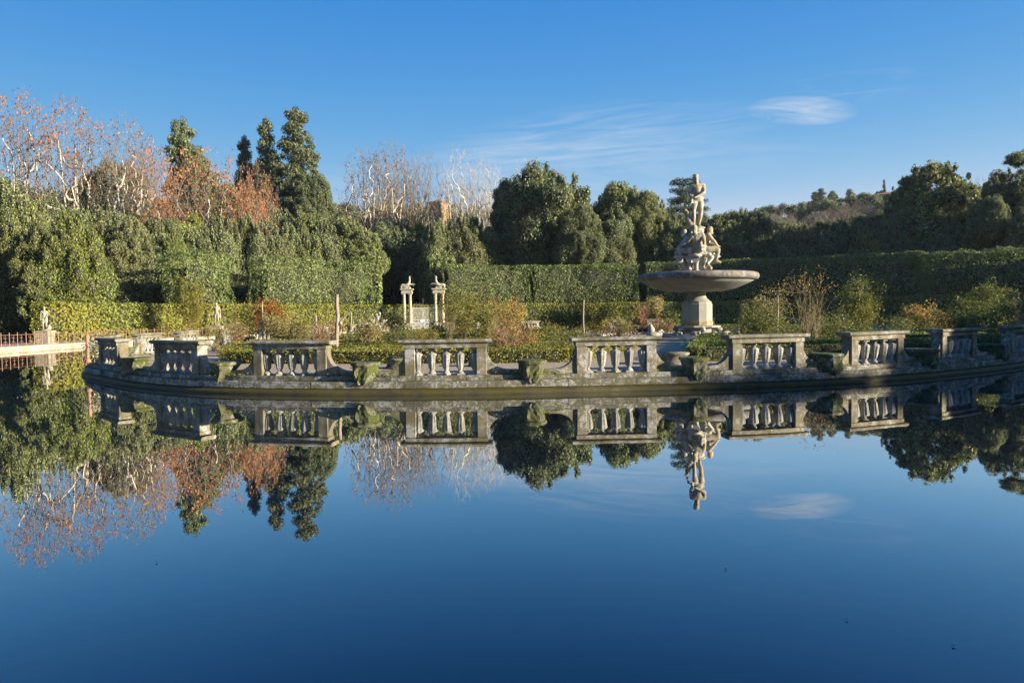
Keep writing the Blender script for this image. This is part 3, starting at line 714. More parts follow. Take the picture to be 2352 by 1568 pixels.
# ------------------------------------------------------------------ hedges
def polyline(pts, step=.25):
    P = [Vector((p[0], p[1], 0)) for p in pts]; out = []
    for a, b in zip(P, P[1:]):
        n = max(1, int((b-a).length/step))
        for i in range(n): out.append(a.lerp(b, i/n))
    out.append(P[-1]); return np.array([[p.x, p.y] for p in out])
def hedge(name, pts, w, z0, z1, mat, dens, size, seed, label, cat_='hedge', group=None, lump=.12, lsc=1.2, closed=False, under=False, topn=.06, jit=.75, part=None):
    rng = np.random.default_rng(seed); C = polyline(pts, .3); n = len(C)
    T = np.gradient(C, axis=0); T = T/np.linalg.norm(T, axis=1, keepdims=True); S = np.stack([T[:, 1], -T[:, 0]], axis=1)
    ds = np.linalg.norm(np.diff(C, axis=0), axis=1); L = ds.sum(); h = z1-z0
    cum = np.concatenate([[0], np.cumsum(ds)])
    def samp(m):
        s = rng.uniform(0, L, m); x = np.stack([np.interp(s, cum, C[:, 0]), np.interp(s, cum, C[:, 1])], 1)
        sx = np.stack([np.interp(s, cum, S[:, 0]), np.interp(s, cum, S[:, 1])], 1); return x, sx
    Ps = []; Ns = []
    for side in (1, -1):
        m = int(L*h*dens); x, sx = samp(m); z = rng.uniform(z0, z1, m)
        Ps.append(np.column_stack([x+sx*side*w/2, z])); Ns.append(np.column_stack([sx*side, np.zeros(m)]))
    for zz, sg in ((z1, 1),)+(((z0, -1),) if under else ()):
        m = int(L*w*dens); x, sx = samp(m); o = rng.uniform(-.5, .5, m)[:, None]*w
        Ps.append(np.column_stack([x+sx*o, np.full(m, zz)])); Ns.append(np.column_stack([np.zeros((m, 2)), np.full(m, sg)]))
    for e, sg in ((0, -1), (-1, 1)):
        m = int(w*h*dens); o = rng.uniform(-.5, .5, m)[:, None]*w
        Ps.append(np.column_stack([C[e]+S[e]*o, rng.uniform(z0, z1, m)])); Ns.append(np.column_stack([np.tile(T[e]*sg, (m, 1)), np.zeros(m)]))
    P = np.concatenate(Ps); Nn = np.concatenate(Ns)
    d = (vnoise(P, lsc, seed)-.5)*2*lump+(vnoise(P, lsc*3.1, seed+5)-.5)*lump
    d = np.where(Nn[:, 2] > .5, d*(topn/.12 if lump > .12 else .5), d)-np.abs(rng.normal(0, size*.35, len(P)))+size*.1
    P = P+Nn*d[:, None]
    P[:, 2] = np.maximum(P[:, 2], z0+.02)
    V, F = cards(P, Nn, size, rng, jit=jit)
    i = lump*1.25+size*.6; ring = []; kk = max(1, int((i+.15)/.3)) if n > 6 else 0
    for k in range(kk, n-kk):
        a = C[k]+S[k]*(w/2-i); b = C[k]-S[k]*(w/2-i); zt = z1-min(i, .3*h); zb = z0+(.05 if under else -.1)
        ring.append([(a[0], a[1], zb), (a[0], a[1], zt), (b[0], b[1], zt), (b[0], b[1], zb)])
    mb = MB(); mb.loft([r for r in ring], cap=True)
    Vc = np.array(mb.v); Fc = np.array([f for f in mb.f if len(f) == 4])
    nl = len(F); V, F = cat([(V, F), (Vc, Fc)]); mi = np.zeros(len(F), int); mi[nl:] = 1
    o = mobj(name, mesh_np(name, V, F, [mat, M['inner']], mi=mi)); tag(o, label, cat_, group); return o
def ringarc(px0, px1, r):
    a = ringpt(px0, r); b = ringpt(px1, r)
    t0 = math.atan2(a[1]-CY, a[0]-CX); t1 = math.atan2(b[1]-CY, b[0]-CX); n = max(2, int(abs(t1-t0)*r/1.2))
    return [(CX+r*math.cos(t0+(t1-t0)*i/n), CY+r*math.sin(t0+(t1-t0)*i/n)) for i in range(n+1)]
GL = 'low clipped hedges along the bank path'
for (a, b, lb, m, zt) in [(-140, 88, 'low clipped hedge left of the leftmost garden statue', 'lowhedge', 3.35), (128, 212, 'short low clipped hedge right of the leftmost garden statue', 'lowhedge', 3.2), (214, 368, 'low clipped hedge between the two garden statues', 'lowhedge', 3.35),
      (370, 482, 'yellowest low clipped hedge, just left of the second garden statue', 'lowhedge', 3.35), (518, 705, 'low hedge with red-tinged growth right of the second garden statue', 'lowhedge', 3.4), (724, 806, 'low green hedge left of the dark avenue, behind the tall stake', 'lowhedge', 3.4),
      (1030, 1208, 'low clipped hedge right of the goat gate', 'hedge', 3.3), (1250, 1392, 'low clipped hedge right of the narrow middle gap, behind the yellow vine', 'lowhedge', 3.3), (1394, 1466, 'low clipped hedge left of the basin fountain behind the red canes', 'lowhedge', 3.4),
      (1480, 1700, 'low dark hedge behind the fountain pedestal', 'hedge', 3.3), (1702, 2020, 'low shaded hedge right of the fountain', 'hedge', 3.5), (2022, 2500, 'low shaded hedge running out at the right edge', 'hedge', 3.5)]:
    hedge('hedge', ringarc(a, b, 48.6), 1.5, .28, zt, M[m], 62, .19, int(a)+500, lb, group=GL, lump=.28, lsc=.8)
GT = 'tall clipped hedges ringing the pond'
for (a, b, lb, zt, rr, m) in [(400, 520, 'tall clipped hedge block left of centre with a sloping top', 8.6, 51.5, 'hedge'), (590, 848, 'tall square-ended clipped hedge left of the dark avenue', 8.6, 51.5, 'hedge'),
      (1018, 1213, 'tall flat-topped hedge right of the goat gate', 8.7, 52, 'hedge'), (1222, 1466, 'tall flat-topped hedge in the middle, left of the fountain', 8.7, 52, 'hedge'),
      (1486, 1860, 'tall hedge behind the fountain basin with a sunlit top', 8.9, 52, 'hedge'), (1862, 2120, 'tall shaded hedge on the right, the part nearer the fountain', 8.75, 52, 'hedge'), (2122, 2560, 'tall shaded hedge running out at the right edge', 8.4, 52, 'hedge')]:
    hedge('hedge', ringarc(a, b, rr), 3.2, 3.0, zt, M[m], 70, .19, int(a)+900, lb, group=GT, lump=.85 if a < 900 or a > 1700 else .5, lsc=.42, under=True, topn=.05)
# dark avenue behind the goat gate
def lin(p, q): return [p, q]
pa = ringpt(850, 54); pb = ringpt(1014, 54)
hedge('hedge', lin(pa, (pa[0]-7, pa[1]+32)), 3,   .3, 9.8, M['hedge'], 22, .33, 61, 'tall hedge running back along the left side of the dark avenue', group=GT, lump=.4, lsc=.5)
hedge('hedge', lin(pb, (pb[0]-2, pb[1]+34)), 3,   .3, 9.8, M['hedge'], 22, .33, 62, 'tall hedge running back along the right side of the dark avenue', group=GT, lump=.4, lsc=.5)
a_, b_ = at(835, 600, D=112), at(1030, 600, D=112)
hedge('hedge', lin((a_.x, a_.y), (b_.x, b_.y)), 3, 1.5, 11.6, M['ilexdark'], 18, .36, 63, 'dark hedge closing the far end of the avenue behind the goat gate', group=GT, lump=.4, lsc=.5)
# right-bank hedge (outside the frame, it shades the water)
arc = [(CX+51*math.cos(R(a)), CY+51*math.sin(R(a))) for a in range(-80, 12, 3)]
hedge('hedge', arc, 3, .3, 8.8, M['hedge'], 9, .5, 64, 'tall clipped hedge on the right bank beyond the frame', group=GT, lump=.3, lsc=.5)
# ------------------------------------------------------------------ ground, water
def annulus(name, r0, r1, rings, fn, mat, seg=160, power=1.):
    V = []; 
    for i in range(rings+1):
        r = r0+(r1-r0)*(i/rings)**power
        for j in range(seg):
            a = 2*PI*j/seg; V.append((CX+r*math.cos(a), CY+r*math.sin(a)))
    V = np.array(V); Z = fn(V[:, 0], V[:, 1]); V = np.column_stack([V, Z]); F = []
    for i in range(rings):
        for j in range(seg): k = (j+1) % seg; F.append((i*seg+j, (i+1)*seg+j, (i+1)*seg+k, i*seg+k))
    return mobj(name, mesh_np(name, V, np.array(F), mat, True))
tag(annulus('terrain', 50.4, 2600, 150, terr, M['terrain'], power=2.6), kind='structure')
tag(annulus('path', R_POND-.05, 50.5, 3, lambda x, y: np.full(len(x), .304), M['earth']), kind='structure')

m, nt, out = node_mat('pond water')
P = wpos(nt)
lw = nt.nodes.new('ShaderNodeLayerWeight'); lw.inputs['Blend'].default_value = .5
fr = nt.nodes.new('ShaderNodeFresnel'); fr.inputs['IOR'].default_value = 1.40
mp = nt.nodes.new('ShaderNodeMapping'); mp.inputs['Scale'].default_value = (1, .55, 1); nt.links.new(P, mp.inputs['Vector'])
h = mth(nt, 'ADD', noise(nt, mp.outputs[0], .55, 2, .5), mth(nt, 'MULTIPLY', noise(nt, mp.outputs[0], 3.2, 2, .5), .10))
bp = nt.nodes.new('ShaderNodeBump'); bp.inputs['Strength'].default_value = .05; bp.inputs['Distance'].default_value = .05; nt.links.new(h, bp.inputs['Height'])
nt.links.new(bp.outputs[0], fr.inputs['Normal'])
gl = nt.nodes.new('ShaderNodeBsdfGlossy'); gl.inputs['Roughness'].default_value = .012; gl.inputs['Color'].default_value = (.86, .90, .93, 1); nt.links.new(bp.outputs[0], gl.inputs['Normal'])
gl.inputs['Color'].default_value = (.92, .92, .90, 1)
df = nt.nodes.new('ShaderNodeBsdfDiffuse'); nt.links.new(mixc(nt, noise(nt, P, .25, 3), (.010, .026, .030), (.012, .034, .045)), df.inputs['Color'])
nt.links.new(bp.outputs[0], lw.inputs['Normal'])
fac = mth(nt, 'MINIMUM', mth(nt, 'MULTIPLY', mth(nt, 'POWER', lw.outputs['Facing'], 3.7), 1.85), .82)
mx = nt.nodes.new('ShaderNodeMixShader'); nt.links.new(fac, mx.inputs[0]); nt.links.new(df.outputs[0], mx.inputs[1]); nt.links.new(gl.outputs[0], mx.inputs[2])
nt.links.new(mx.outputs[0], out.inputs[0]); M['water'] = m
V = [(CX, CY, 0)]+[(CX+(R_POND+.1)*math.cos(2*PI*j/128), CY+(R_POND+.1)*math.sin(2*PI*j/128), 0) for j in range(128)]
tag(mobj('water', mesh_np('water', np.array(V), np.array([(0, 1+j, 1+(j+1) % 128) for j in range(128)]), m)), kind='structure')

# pond wall round the bank
def circ_sweep(mb, prof, seg=200):
    rings = []
    for j in range(seg+1):
        a = 2*PI*j/seg; rings.append([(CX+r*math.cos(a), CY+r*math.sin(a), z) for r, z in prof])
    mb.loft(rings, cap=False, close=True)
t = empty('pond_wall', (CX, CY, 0)); tag(t, 'low pinkish stone wall holding the outer bank of the pond', 'wall')
def rel(p): return (p[0]-CX, p[1]-CY, p[2])
mb = MB(); circ_sweep(mb, [(R_POND, -.5), (R_POND+.35, -.5), (R_POND+.35, .16), (R_POND, .16)]); mb.build('wall_face', M['pinkwall'], t, fn=rel)
mb = MB(); circ_sweep(mb, [(R_POND-.07, .163), (R_POND+.45, .163), (R_POND+.45, .33), (R_POND-.03, .33), (R_POND-.07, .30)]); mb.build('coping', M['limestone'], t, fn=rel)
mb = MB(); circ_sweep(mb, [(R_POND-.12, -.4), (R_POND-.003, -.4), (R_POND-.003, .07), (R_POND-.10, .06)]); mb.build('footing', M['limestone'], t, fn=rel)

# iron railings on the left bank
def railing_meshes():
    mb = MB(); L = 2.2
    posts = []
    pm = MB(); pm.tube([(0, 0, 0), (0, 0, .84)], .022, 6); pm.ico((0, 0, .87), .035, sub=1)
    rm = MB(); rm.tube([(0, 0, .74), (L, 0, .74)], .014, 4); rm.tube([(0, 0, .10), (L, 0, .10)], .014, 4)
    sm = MB(); c = 0
    for (zc, r_, s_) in ((.20, .16, 1), (.62, .14, -1)):
        sm.tube([(c+r_*math.cos(t_), 0, zc+s_*r_*.8*math.sin(t_)) for t_ in [PI*q/8 for q in range(9)]], .011, 4)
    sm.tube([(c, 0, .10), (c, 0, .74)], .011, 4)
    return pm.mesh('railing post', M['iron']), rm.mesh('railing rails', M['iron']), sm.mesh('railing scrolls', M['iron']), L
PM, RM, SM, RL = railing_meshes()
a0 = math.atan2(ringpt(-60, R_POND+.2)[1]-CY, ringpt(-60, R_POND+.2)[0]-CX)
nr = 24
for i in range(nr):
    a = a0-i*RL/(R_POND+.2); x = CX+(R_POND+.2)*math.cos(a); y = CY+(R_POND+.2)*math.sin(a)
    t = empty('iron_railing', (x, y, .33), a-PI/2)
    mobj('post', PM, t); mobj('post', PM, t, (RL/3, 0, 0)); mobj('post', PM, t, (2*RL/3, 0, 0)); mobj('rail', RM, t)
    for q_ in range(3): mobj('scroll', SM, t, (RL/6+q_*RL/3, 0, 0))
    tag(t, f'rusty red railing section on the far bank, {ordn(i)} from the left edge', 'railing', 'rusty railing sections on the bank')

# ------------------------------------------------------------------ island rim
CP = [(-13.4, 22.9), (-9.54, 19.5), (-5.85, 18.1), (-1.71, 17.65), (2.7, 17.85), (6.83, 18.35), (10.35, 19.5), (13.9, 21.4), (17.9, 24.1), (22.8, 27.6), (29.5, 33), (36, 41), (38, 50), (33, 59), (25, 64), (17, 66), (8, 65), (-1, 61.5), (-9, 55), (-14.6, 46), (-16.7, 38), (-16.6, 31.8), (-16.2, 28.3), (-15.3, 25.2)]
def catmull(cp, n=40):
    out = []; L = len(cp)
    for i in range(L):
        p0, p1, p2, p3 = (np.array(cp[(i+k-1) % L]) for k in range(4))
        for j in range(n):
            t = j/n; out.append(.5*((2*p1)+(-p0+p2)*t+(2*p0-5*p1+4*p2-p3)*t*t+(-p0+3*p1-3*p2+p3)*t**3))
    return np.array(out)
RC = catmull(CP); RCc = np.vstack([RC, RC[:1]]); rds = np.linalg.norm(np.diff(RCc, axis=0), axis=1); rcum = np.concatenate([[0], np.cumsum(rds)]); RL_ = rcum[-1]
def rimp(s):
    s = s % RL_; return np.array([np.interp(s, rcum, RCc[:, 0]), np.interp(s, rcum, RCc[:, 1])])
def rimf(s, e=.25):
    p = rimp(s); t = rimp(s+e)-rimp(s-e); t /= np.linalg.norm(t); return p, t, np.array([t[1], -t[0]])
cps = [rcum[i*40] for i in range(len(CP))]
def rimbend(s0):
    def fn(p):
        c, t, nn = rimf(s0+p[0]); q = c+nn*(-p[1]); return (q[0]-O[0], q[1]-O[1], p[2])
    O = rimp(s0); return fn, O
def rim_sweep(mb, prof, step=.5):
    n = int(RL_/step); rings = []
    for j in range(n+1):
        c, t, nn = rimf(j*RL_/n); rings.append([tuple(c+nn*o)+(z,) for o, z in prof])
    mb.loft(rings, cap=False)
def rim_blocks(mb, prof, L, gap, off, seed):
    rng = random.Random(seed); s = off
    while s < RL_+off-.3:
        e = min(s+L*rng.uniform(.8, 1.2), RL_+off); n = max(2, int((e-s)/.45)); dz = rng.uniform(-.003, .003); do = rng.uniform(-.006, .006); rings = []
        for j in range(n+1):
            c, t, nn = rimf(s+gap/2+(e-s-gap)*j/n); rings.append([tuple(c+nn*(o+(do if o > 0 else 0)))+(z+(dz if o > 0 else 0),) for o, z in prof])
        mb.loft(rings, cap=True); s = e
ZP, ZF, ZC, ZT = .46, 1.16, 1.275, 1.38
t = empty('island_wall', (0, 0, 0)); tag(t, 'lichened stone retaining wall carrying the island balustrade above the water', 'wall')
mb = MB(); rim_sweep(mb, [(-.5, -.4), (.46, -.4), (.52, .0), (.535, .05), (.50, .10), (.44, .125), (.40, .15), (-.5, .15)]); o = mb.build('lower_moulding', M['rimlow'], t)
o.data.polygons.foreach_set('use_smooth', [True]*len(o.data.polygons))
mb = MB(); rim_blocks(mb, [(-.45, .152), (.41, .152), (.43, .165), (.42, .315), (.40, .33), (-.45, .33)], 2.0, .014, .4, 1); mb.build('upper_course', M['rimwall'], t)
mb = MB(); rim_blocks(mb, [(-.36, .332), (.27, .332), (.275, .34), (.27, .452), (.26, ZP), (-.36, ZP)], 1.6, .012, .9, 2); mb.build('plinth_course', M['rimwall'], t)
# island ground
pin = [rimf(s)[0]-rimf(s)[2]*.3 for s in np.linspace(0, RL_, 300, endpoint=False)]
V = [(12, 43, .42)]+[(p[0], p[1], .42) for p in pin]
tag(mobj('ground', mesh_np('island ground', np.array(V), np.array([(0, 1+j, 1+(j+1) % 300) for j in range(300)]), M['gravel'])), kind='structure')

# baluster mesh
bl = MB()
bl.box(-.105, .105, -.105, .105, 0, .035)
prof = [(.095, .035), (.10, .05), (.085, .075), (.07, .09), (.055, .115), (.06, .14), (.076, .18), (.098, .30), (.116, .42), (.127, .50), (.124, .535), (.096, .565), (.05, .585), (.045, .60), (.062, .615), (.075, .63), (.078, .645)]
bl.lathe(prof, 32, flute=.012, nf=8, z0=.17, z1=.54)
bl.box(-.09, .09, -.09, .09, .645, .70)
BAL = bl.mesh('baluster', M['baluster'])

def make_balustrade(s0, label, half=1.05, nb=5):
    fn, O = rimbend(s0); c, tt, nn = rimf(s0)
    t = empty('stone_balustrade', (O[0], O[1], 0)); t.rotation_euler = (math.sin(s0*2.3)*.006, math.sin(s0*1.7)*.005, 0); tag(t, label, 'balustrade', 'stone balustrade panels round the island')
    def part(nm, mb, mat): return mb.build(nm, mat, t, fn=fn)
    for sg in (-1, 1):
        mb = MB(); a, b = sorted((sg*half, sg*(half-.26))); mb.bbox(a, b, -.17, .17, ZP, ZF, .012); part('pier', mb, M['rim'])
        # concave scroll wing sweeping down to the pedestal
        mb = MB(); top = []
        for q in range(15):
            a = PI/2*q/14; top.append((half+.56*(1-math.cos(a)), ZF-.02-(ZF-.02-.585)*math.sin(a)))
        top = [(half+.002, ZF-.02)]+top[1:]+[(2.02, .575)]
        rings = []
        for (x, z) in top: rings.append([(sg*x, -.115, ZP), (sg*x, -.115, z-.012), (sg*x, -.10, z), (sg*x, .10, z), (sg*x, .115, z-.012), (sg*x, .115, ZP)])
        if sg < 0: rings = rings[::-1]
        mb.loft(rings); part('scroll_wing', mb, M['rim'])
    mb = MB(); n = 8
    def long(prof, hx):
        return MB().loft([[(-hx+2*hx*i/n, y, z) for y, z in prof] for i in range(n+1)])
    part('frieze', long([(-.185, ZF+.002), (.185, ZF+.002), (.19, ZF+.012), (.185, ZC), (-.185, ZC), (-.19, ZF+.012)], half+.015), M['rim'])
    e = .26
    part('coping', long([(-.20, ZC+.002), (.20, ZC+.002), (e-.02, ZC+.02), (e, ZC+.045), (e, ZC+.075), (e-.03, ZT), (-e+.03, ZT), (-e, ZC+.075), (-e, ZC+.045), (-e+.02, ZC+.02)], half+.13), M['rim'])
    ang = math.atan2(tt[1], tt[0]); sp = .368
    for k in range(nb):
        p = fn(((k-(nb-1)/2)*sp, 0, ZP+.001)); b_ = mobj('baluster', BAL, t, p, ang+k*.9+s0); b_.rotation_euler[0] = math.sin(s0*3+k*2.1)*.012; b_.rotation_euler[1] = math.sin(s0*5+k*1.3)*.012
    return t
def pedestal_mesh(v):
    rng = random.Random(v); mb = MB(); rings = []
    rows = [(.26, .12, .10, .44), (.32, .20, .18, .38), (.40, .27, .27, .31), (.50, .30, .34, .24), (.60, .315, .38, .19), (.70, .325, .42, .16), (.725, .325, .43, .16), (.735, .355, .45, .15), (.765, .375, .465, .15), (.80, .375, .465, .15), (.825, .35, .44, .15)]
    if v == 1: rows = [(z, rx*(.25+.62*max(0, z-.30)/.43 if z < .73 else 1), ry*(.6+.4*max(0, z-.3)/.43 if z < .73 else 1), ty) for z, rx, ry, ty in rows]
    for (z, rx, ry, ty) in rows:
        rr = []
        for j in range(28):
            a = 2*PI*j/28; ca, sa = math.cos(a), math.sin(a); e = .85
            x = rx*math.copysign(abs(ca)**e, ca); y = ry*math.copysign(abs(sa)**e, sa)-ty+.06
            w = 1+(.05*math.cos(6*a)+rng.uniform(-.05, .05))*(1 if z < .72 else .25)
            rr.append((x*w, y*w, z))
        rings.append(rr)
    mb.loft(rings, sm=False)
    return mb.mesh('planter stand', M['mossy'])
PED = [pedestal_mesh(0), pedestal_mesh(1)]
tufts = {}
def moss_tuft(seed):
    rng = np.random.default_rng(seed); n = 500
    P = np.column_stack([rng.normal(0, .42, n), rng.normal(-.16, .10, n), .46+np.abs(rng.normal(0, .05, n))])
    V, F = cards(P, np.tile([0, -.5, 1.], (n, 1)), .045, rng, aspect=.5); return mesh_np('moss', V, F, M['boxd'])
MOSS = moss_tuft(3)

names9 = ['at the left end of the island by the rusty posts', 'in full shade, second from the island left end', 'third from the island left end with a sunlit right scroll', 'in the middle, left of the path gap, balusters half lit', 'directly left of the gravel path opening, right of the middle one', 'below the fountain, just right of the gravel path', 'next right of the panel below the fountain', 'second from the right edge, under the orange bush', 'cut by the right edge of the photo']
S9 = [cps[i] for i in range(9)]
for i, s in enumerate(S9): make_balustrade(s, 'near balustrade panel '+names9[i])
GP = 'mossy planter stands between the panels'
def stand(s, label, v=0):
    c, tt, nn = rimf(s); t = mobj('planter_stand', PED[v], None, (c[0], c[1], 0), math.atan2(tt[1], tt[0])); tag(t, label, 'planter stand', GP); return t
pn = ['mossy stone planter stand between the two leftmost near panels', 'mossy cone-shaped planter stand right of the second near panel', 'mossy flat-topped planter stand left of the middle panel', 'mossy planter stand between the middle and the sunlit panel', 'green mossy planter stand just left of the panel below the fountain',
      'dark planter stand right of the panel below the fountain', 'dark planter stand, second right of the fountain path', 'dark planter stand nearest the right edge']
for i in range(8):
    s = (S9[i]+S9[i+1])/2; stand(s, pn[i], 1 if i in (1,) else 0)
    c, tt, nn = rimf(s); o = mobj('moss', MOSS, None, (c[0], c[1], 0), math.atan2(tt[1], tt[0])); tag(o, 'moss and weeds round the foot of '+pn[i].replace('mossy ', 'the ', 1), 'moss', 'moss round the planter stands', 'stuff')
# the rest of the ring
s = S9[8]+4.6; i = 0; far = []
while s < RL_-3.0: far.append(s); s += 4.35
far = far[:-1] if RL_-far[-1] < 3.4 else far
for i, s in enumerate(far):
    c = rimp(s); 
    if c[0]/c[1] > .80 and c[1] < 62: continue
    make_balustrade(s, f'pale balustrade panel on the island far side, {ordn(i)} round from the right')
    if i+1 < len(far): stand((s+far[i+1])/2, f'planter stand on the island far side, {ordn(i)} round from the right')
# rusty posts at the left end
for k, (px, yb, hgt) in enumerate(((200, 832, .95), (211, 825, .85))):
    p = at(px, 760, D=24.6+k*.5); mb = MB(); mb.tube([(0, 0, 0), (0, 0, hgt)], .062, 8); mb.ico((0, 0, hgt+.03), .075, sub=1); mb.tube([(0, 0, 0), (0, 0, .12)], .10, 8)
    o = mb.build('iron_post', M['iron'], loc=(p.x, p.y, .46)); tag(o, ('thicker' if k == 0 else 'shorter')+' rusty iron post at the left tip of the island', 'post', 'rusty iron posts')
# ------------------------------------------------------------------ carved and living figures
def eval_mesh(o):
    dg = bpy.context.evaluated_depsgraph_get(); dg.update()
    return bpy.data.meshes.new_from_object(o.evaluated_get(dg))
def fig_mesh(name, J, E, blobs, mats, voxel=.03, paint=None, disp=0.):
    """J name->(x,y,z,r) skeleton; E edges; blobs (centre, radius, scale) merged into one continuous body"""
    mb = MB()
    for a, b in E:
        p, q = Vector(J[a][:3]), Vector(J[b][:3]); ra, rb = J[a][3], J[b][3]; L = (q-p).length
        bulge = .12 if a[1:] in ('kn', 'hi', 'sh', 'el') else .03
        pts = [p.lerp(q, t) for t in (0, .25, .5, .75, 1)]
        rs = [ra, (ra*.75+rb*.25)*(1+bulge), (ra+rb)*.5*(1+bulge*.7), ra*.25+rb*.75, rb]
        mb.tube(pts, rs, 12)
    for k, v in J.items(): mb.ico(v[:3], v[3]*1.0, sub=2)
    if 'che' in J and 'hd0' in J:
        c = Vector(J['che'][:3]); r = J['che'][3]; u = (Vector(J['nec'][:3])-c).normalized(); w = Vector(J['Rsh'][:3])-Vector(J['Lsh'][:3])
        for sg in (-1, 1): mb.ico(c+w*.20*sg+u*.03, r*.82, sub=2); mb.ico(c+w*.34*sg+u*.09, r*.52, sub=2)
        h = Vector(J['pel'][:3]); mb.ico(h, J['pel'][3]*1.05, (1.12, .95, .9), 2)
        mb.ico(J['hd1'][:3], J['hd1'][3]*1.08, (.88, 1.08, 1.12), 2)
    for c, r, sc in blobs: mb.ico(c, r, sc, 2)
    me2 = mb.mesh('tmp2', []); o = bpy.data.objects.new('tmp', me2); COL.objects.link(o)
    r = o.modifiers.new('R', 'REMESH'); r.mode = 'VOXEL'; r.voxel_size = voxel; r.use_smooth_shade = True
    s = o.modifiers.new('S', 'SMOOTH'); s.factor = .5; s.iterations = 1
    m2 = eval_mesh(o); m2.name = name; bpy.data.objects.remove(o); 
    m2.materials.clear()
    for m in mats: m2.materials.append(m)
    if paint:
        for p in m2.polygons: p.material_index = paint(p.center)
    return m2
def hands(J, E, side, wr, h, d=(0, -.02, -.09)):
    """palm with four unequal fingers and a thumb"""
    w = Vector(J[wr][:3]); d = Vector(d); d.normalize(); sx = Vector((1, 0, 0)) if abs(d.x) < .7 else Vector((0, 1, 0))
    pk = side+'palm'; p = w+d*.07; J[pk] = (*p, .030); E.append((wr, pk))
    for i, (o, L) in enumerate(((-.028, .075), (-.009, .088), (.010, .082), (.028, .066))):
        a = p+sx*o+d*.03; b = a+d*L*.5; c = b+d*L*.4+Vector((0, -.02, 0))
        J[f'{side}f{i}a'] = (*a, .012); J[f'{side}f{i}b'] = (*b, .010); J[f'{side}f{i}c'] = (*c, .008)
        E += [(pk, f'{side}f{i}a'), (f'{side}f{i}a', f'{side}f{i}b'), (f'{side}f{i}b', f'{side}f{i}c')]
    s = -1 if side == 'L' else 1
    t = p-sx*.04*s; t2 = t+d*.04-sx*.012*s
    J[side+'t1'] = (*t, .012); J[side+'t2'] = (*t2, .009); E += [(pk, side+'t1'), (side+'t1', side+'t2')]
BE = [('pel', 'bel'), ('bel', 'che'), ('che', 'nec'), ('nec', 'hd0'), ('hd0', 'hd1'), ('che', 'Rsh'), ('Rsh', 'Rel'), ('Rel', 'Rwr'), ('che', 'Lsh'), ('Lsh', 'Lel'), ('Lel', 'Lwr'),
      ('pel', 'Rhi'), ('Rhi', 'Rkn'), ('Rkn', 'Ran'), ('Ran', 'Rto'), ('pel', 'Lhi'), ('Lhi', 'Lkn'), ('Lkn', 'Lan'), ('Lan', 'Lto')]
def standing(**kw):
    J = dict(pel=(0, 0, .96, .125), bel=(0, 0, 1.10, .118), che=(0, .01, 1.30, .145), nec=(0, 0, 1.47, .056), hd0=(0, -.01, 1.56, .070), hd1=(0, -.015, 1.67, .082),
             Rsh=(.17, .01, 1.40, .066), Rel=(.24, .03, 1.13, .045), Rwr=(.25, -.03, .90, .030), Lsh=(-.17, .01, 1.40, .066), Lel=(-.24, .03, 1.13, .045), Lwr=(-.25, -.03, .90, .030),
             Rhi=(.09, 0, .88, .092), Rkn=(.10, -.02, .50, .058), Ran=(.10, .02, .09, .040), Rto=(.12, -.12, .03, .034), Lhi=(-.09, 0, .88, .092), Lkn=(-.10, -.02, .50, .058), Lan=(-.10, .02, .09, .040), Lto=(-.12, -.12, .03, .034))
    J.update(kw); return J
def face(c, tilt=0., beard=False, hair=True):
    x, y, z = c; b = [((x, y-.085, z-.01), .022, (.8, 1, 1.6)), ((x, y-.075, z-.065), .03, (1.1, .6, .5)), ((x-.085, y, z), .02, (.6, 1, 1.6)), ((x+.085, y, z), .02, (.6, 1, 1.6)), ((x, y-.07, z+.03), .035, (1.7, .5, .45))]
    if hair: b += [((x+dx, y+dy, z+dz), .045, (1, 1, 1)) for dx, dy, dz in ((-.05, .02, .07), (.05, .02, .07), (0, .05, .08), (0, -.04, .085), (-.06, .05, .0), (.06, .05, 0), (0, .08, .02))]
    if beard: b += [((x, y-.075, z-.12), .05, (1, .9, 1.3)), ((x-.04, y-.06, z-.10), .035, (1, 1, 1.2)), ((x+.04, y-.06, z-.10), .035, (1, 1, 1.2))]
    return b

# ------------------------------------------------------------------ the fountain
FX, FY = 11.8, 43.5
f = empty('fountain', (FX, FY, .42)); tag(f, 'great fountain with a wide round basin and a bearded statue on top', 'fountain')
def fz(z): return z-.42
mb = MB(); mb.lathe([(0, 0), (2.75, 0), (2.75, .08), (2.70, .10), (2.45, .10), (2.45, .17), (2.40, .19), (0, .19)], 48, sm=False); mb.build('steps', M['drum'], f)
mb = MB(); mb.lathe([(1.25, .19), (1.18, .24), (1.05, .30), (.98, .42), (.98, .50), (1.05, .56), (1.20, .60), (0, .60)], 48)
mb.build('base', M['granite'], f)
# eight-sided slab with carved lion-paw consoles
mb = MB(); mb.lathe([(0, .602), (1.42, .602), (1.46, .63), (1.46, .69), (1.40, .72), (0, .72)], 8, sm=False); mb.build('slab', M['drum'], f, rz=R(22.5))
for k in range(6):
    a = R(30+60*k); mb = MB()
    mb.tube([(1.02, 0, .55), (1.30, 0, .57), (1.42, 0, .47), (1.30, 0, .34), (1.22, 0, .26), (1.40, 0, .215)], [.12, .15, .15, .12, .12, .13], 10)
    mb.ico((1.46, .0, .50), .14, (1, 1.1, 1)); mb.ico((1.52, -.09, .23), .07); mb.ico((1.54, .0, .23), .07); mb.ico((1.52, .09, .23), .07)
    o = mb.build('console', M['marble'], f, rz=a)
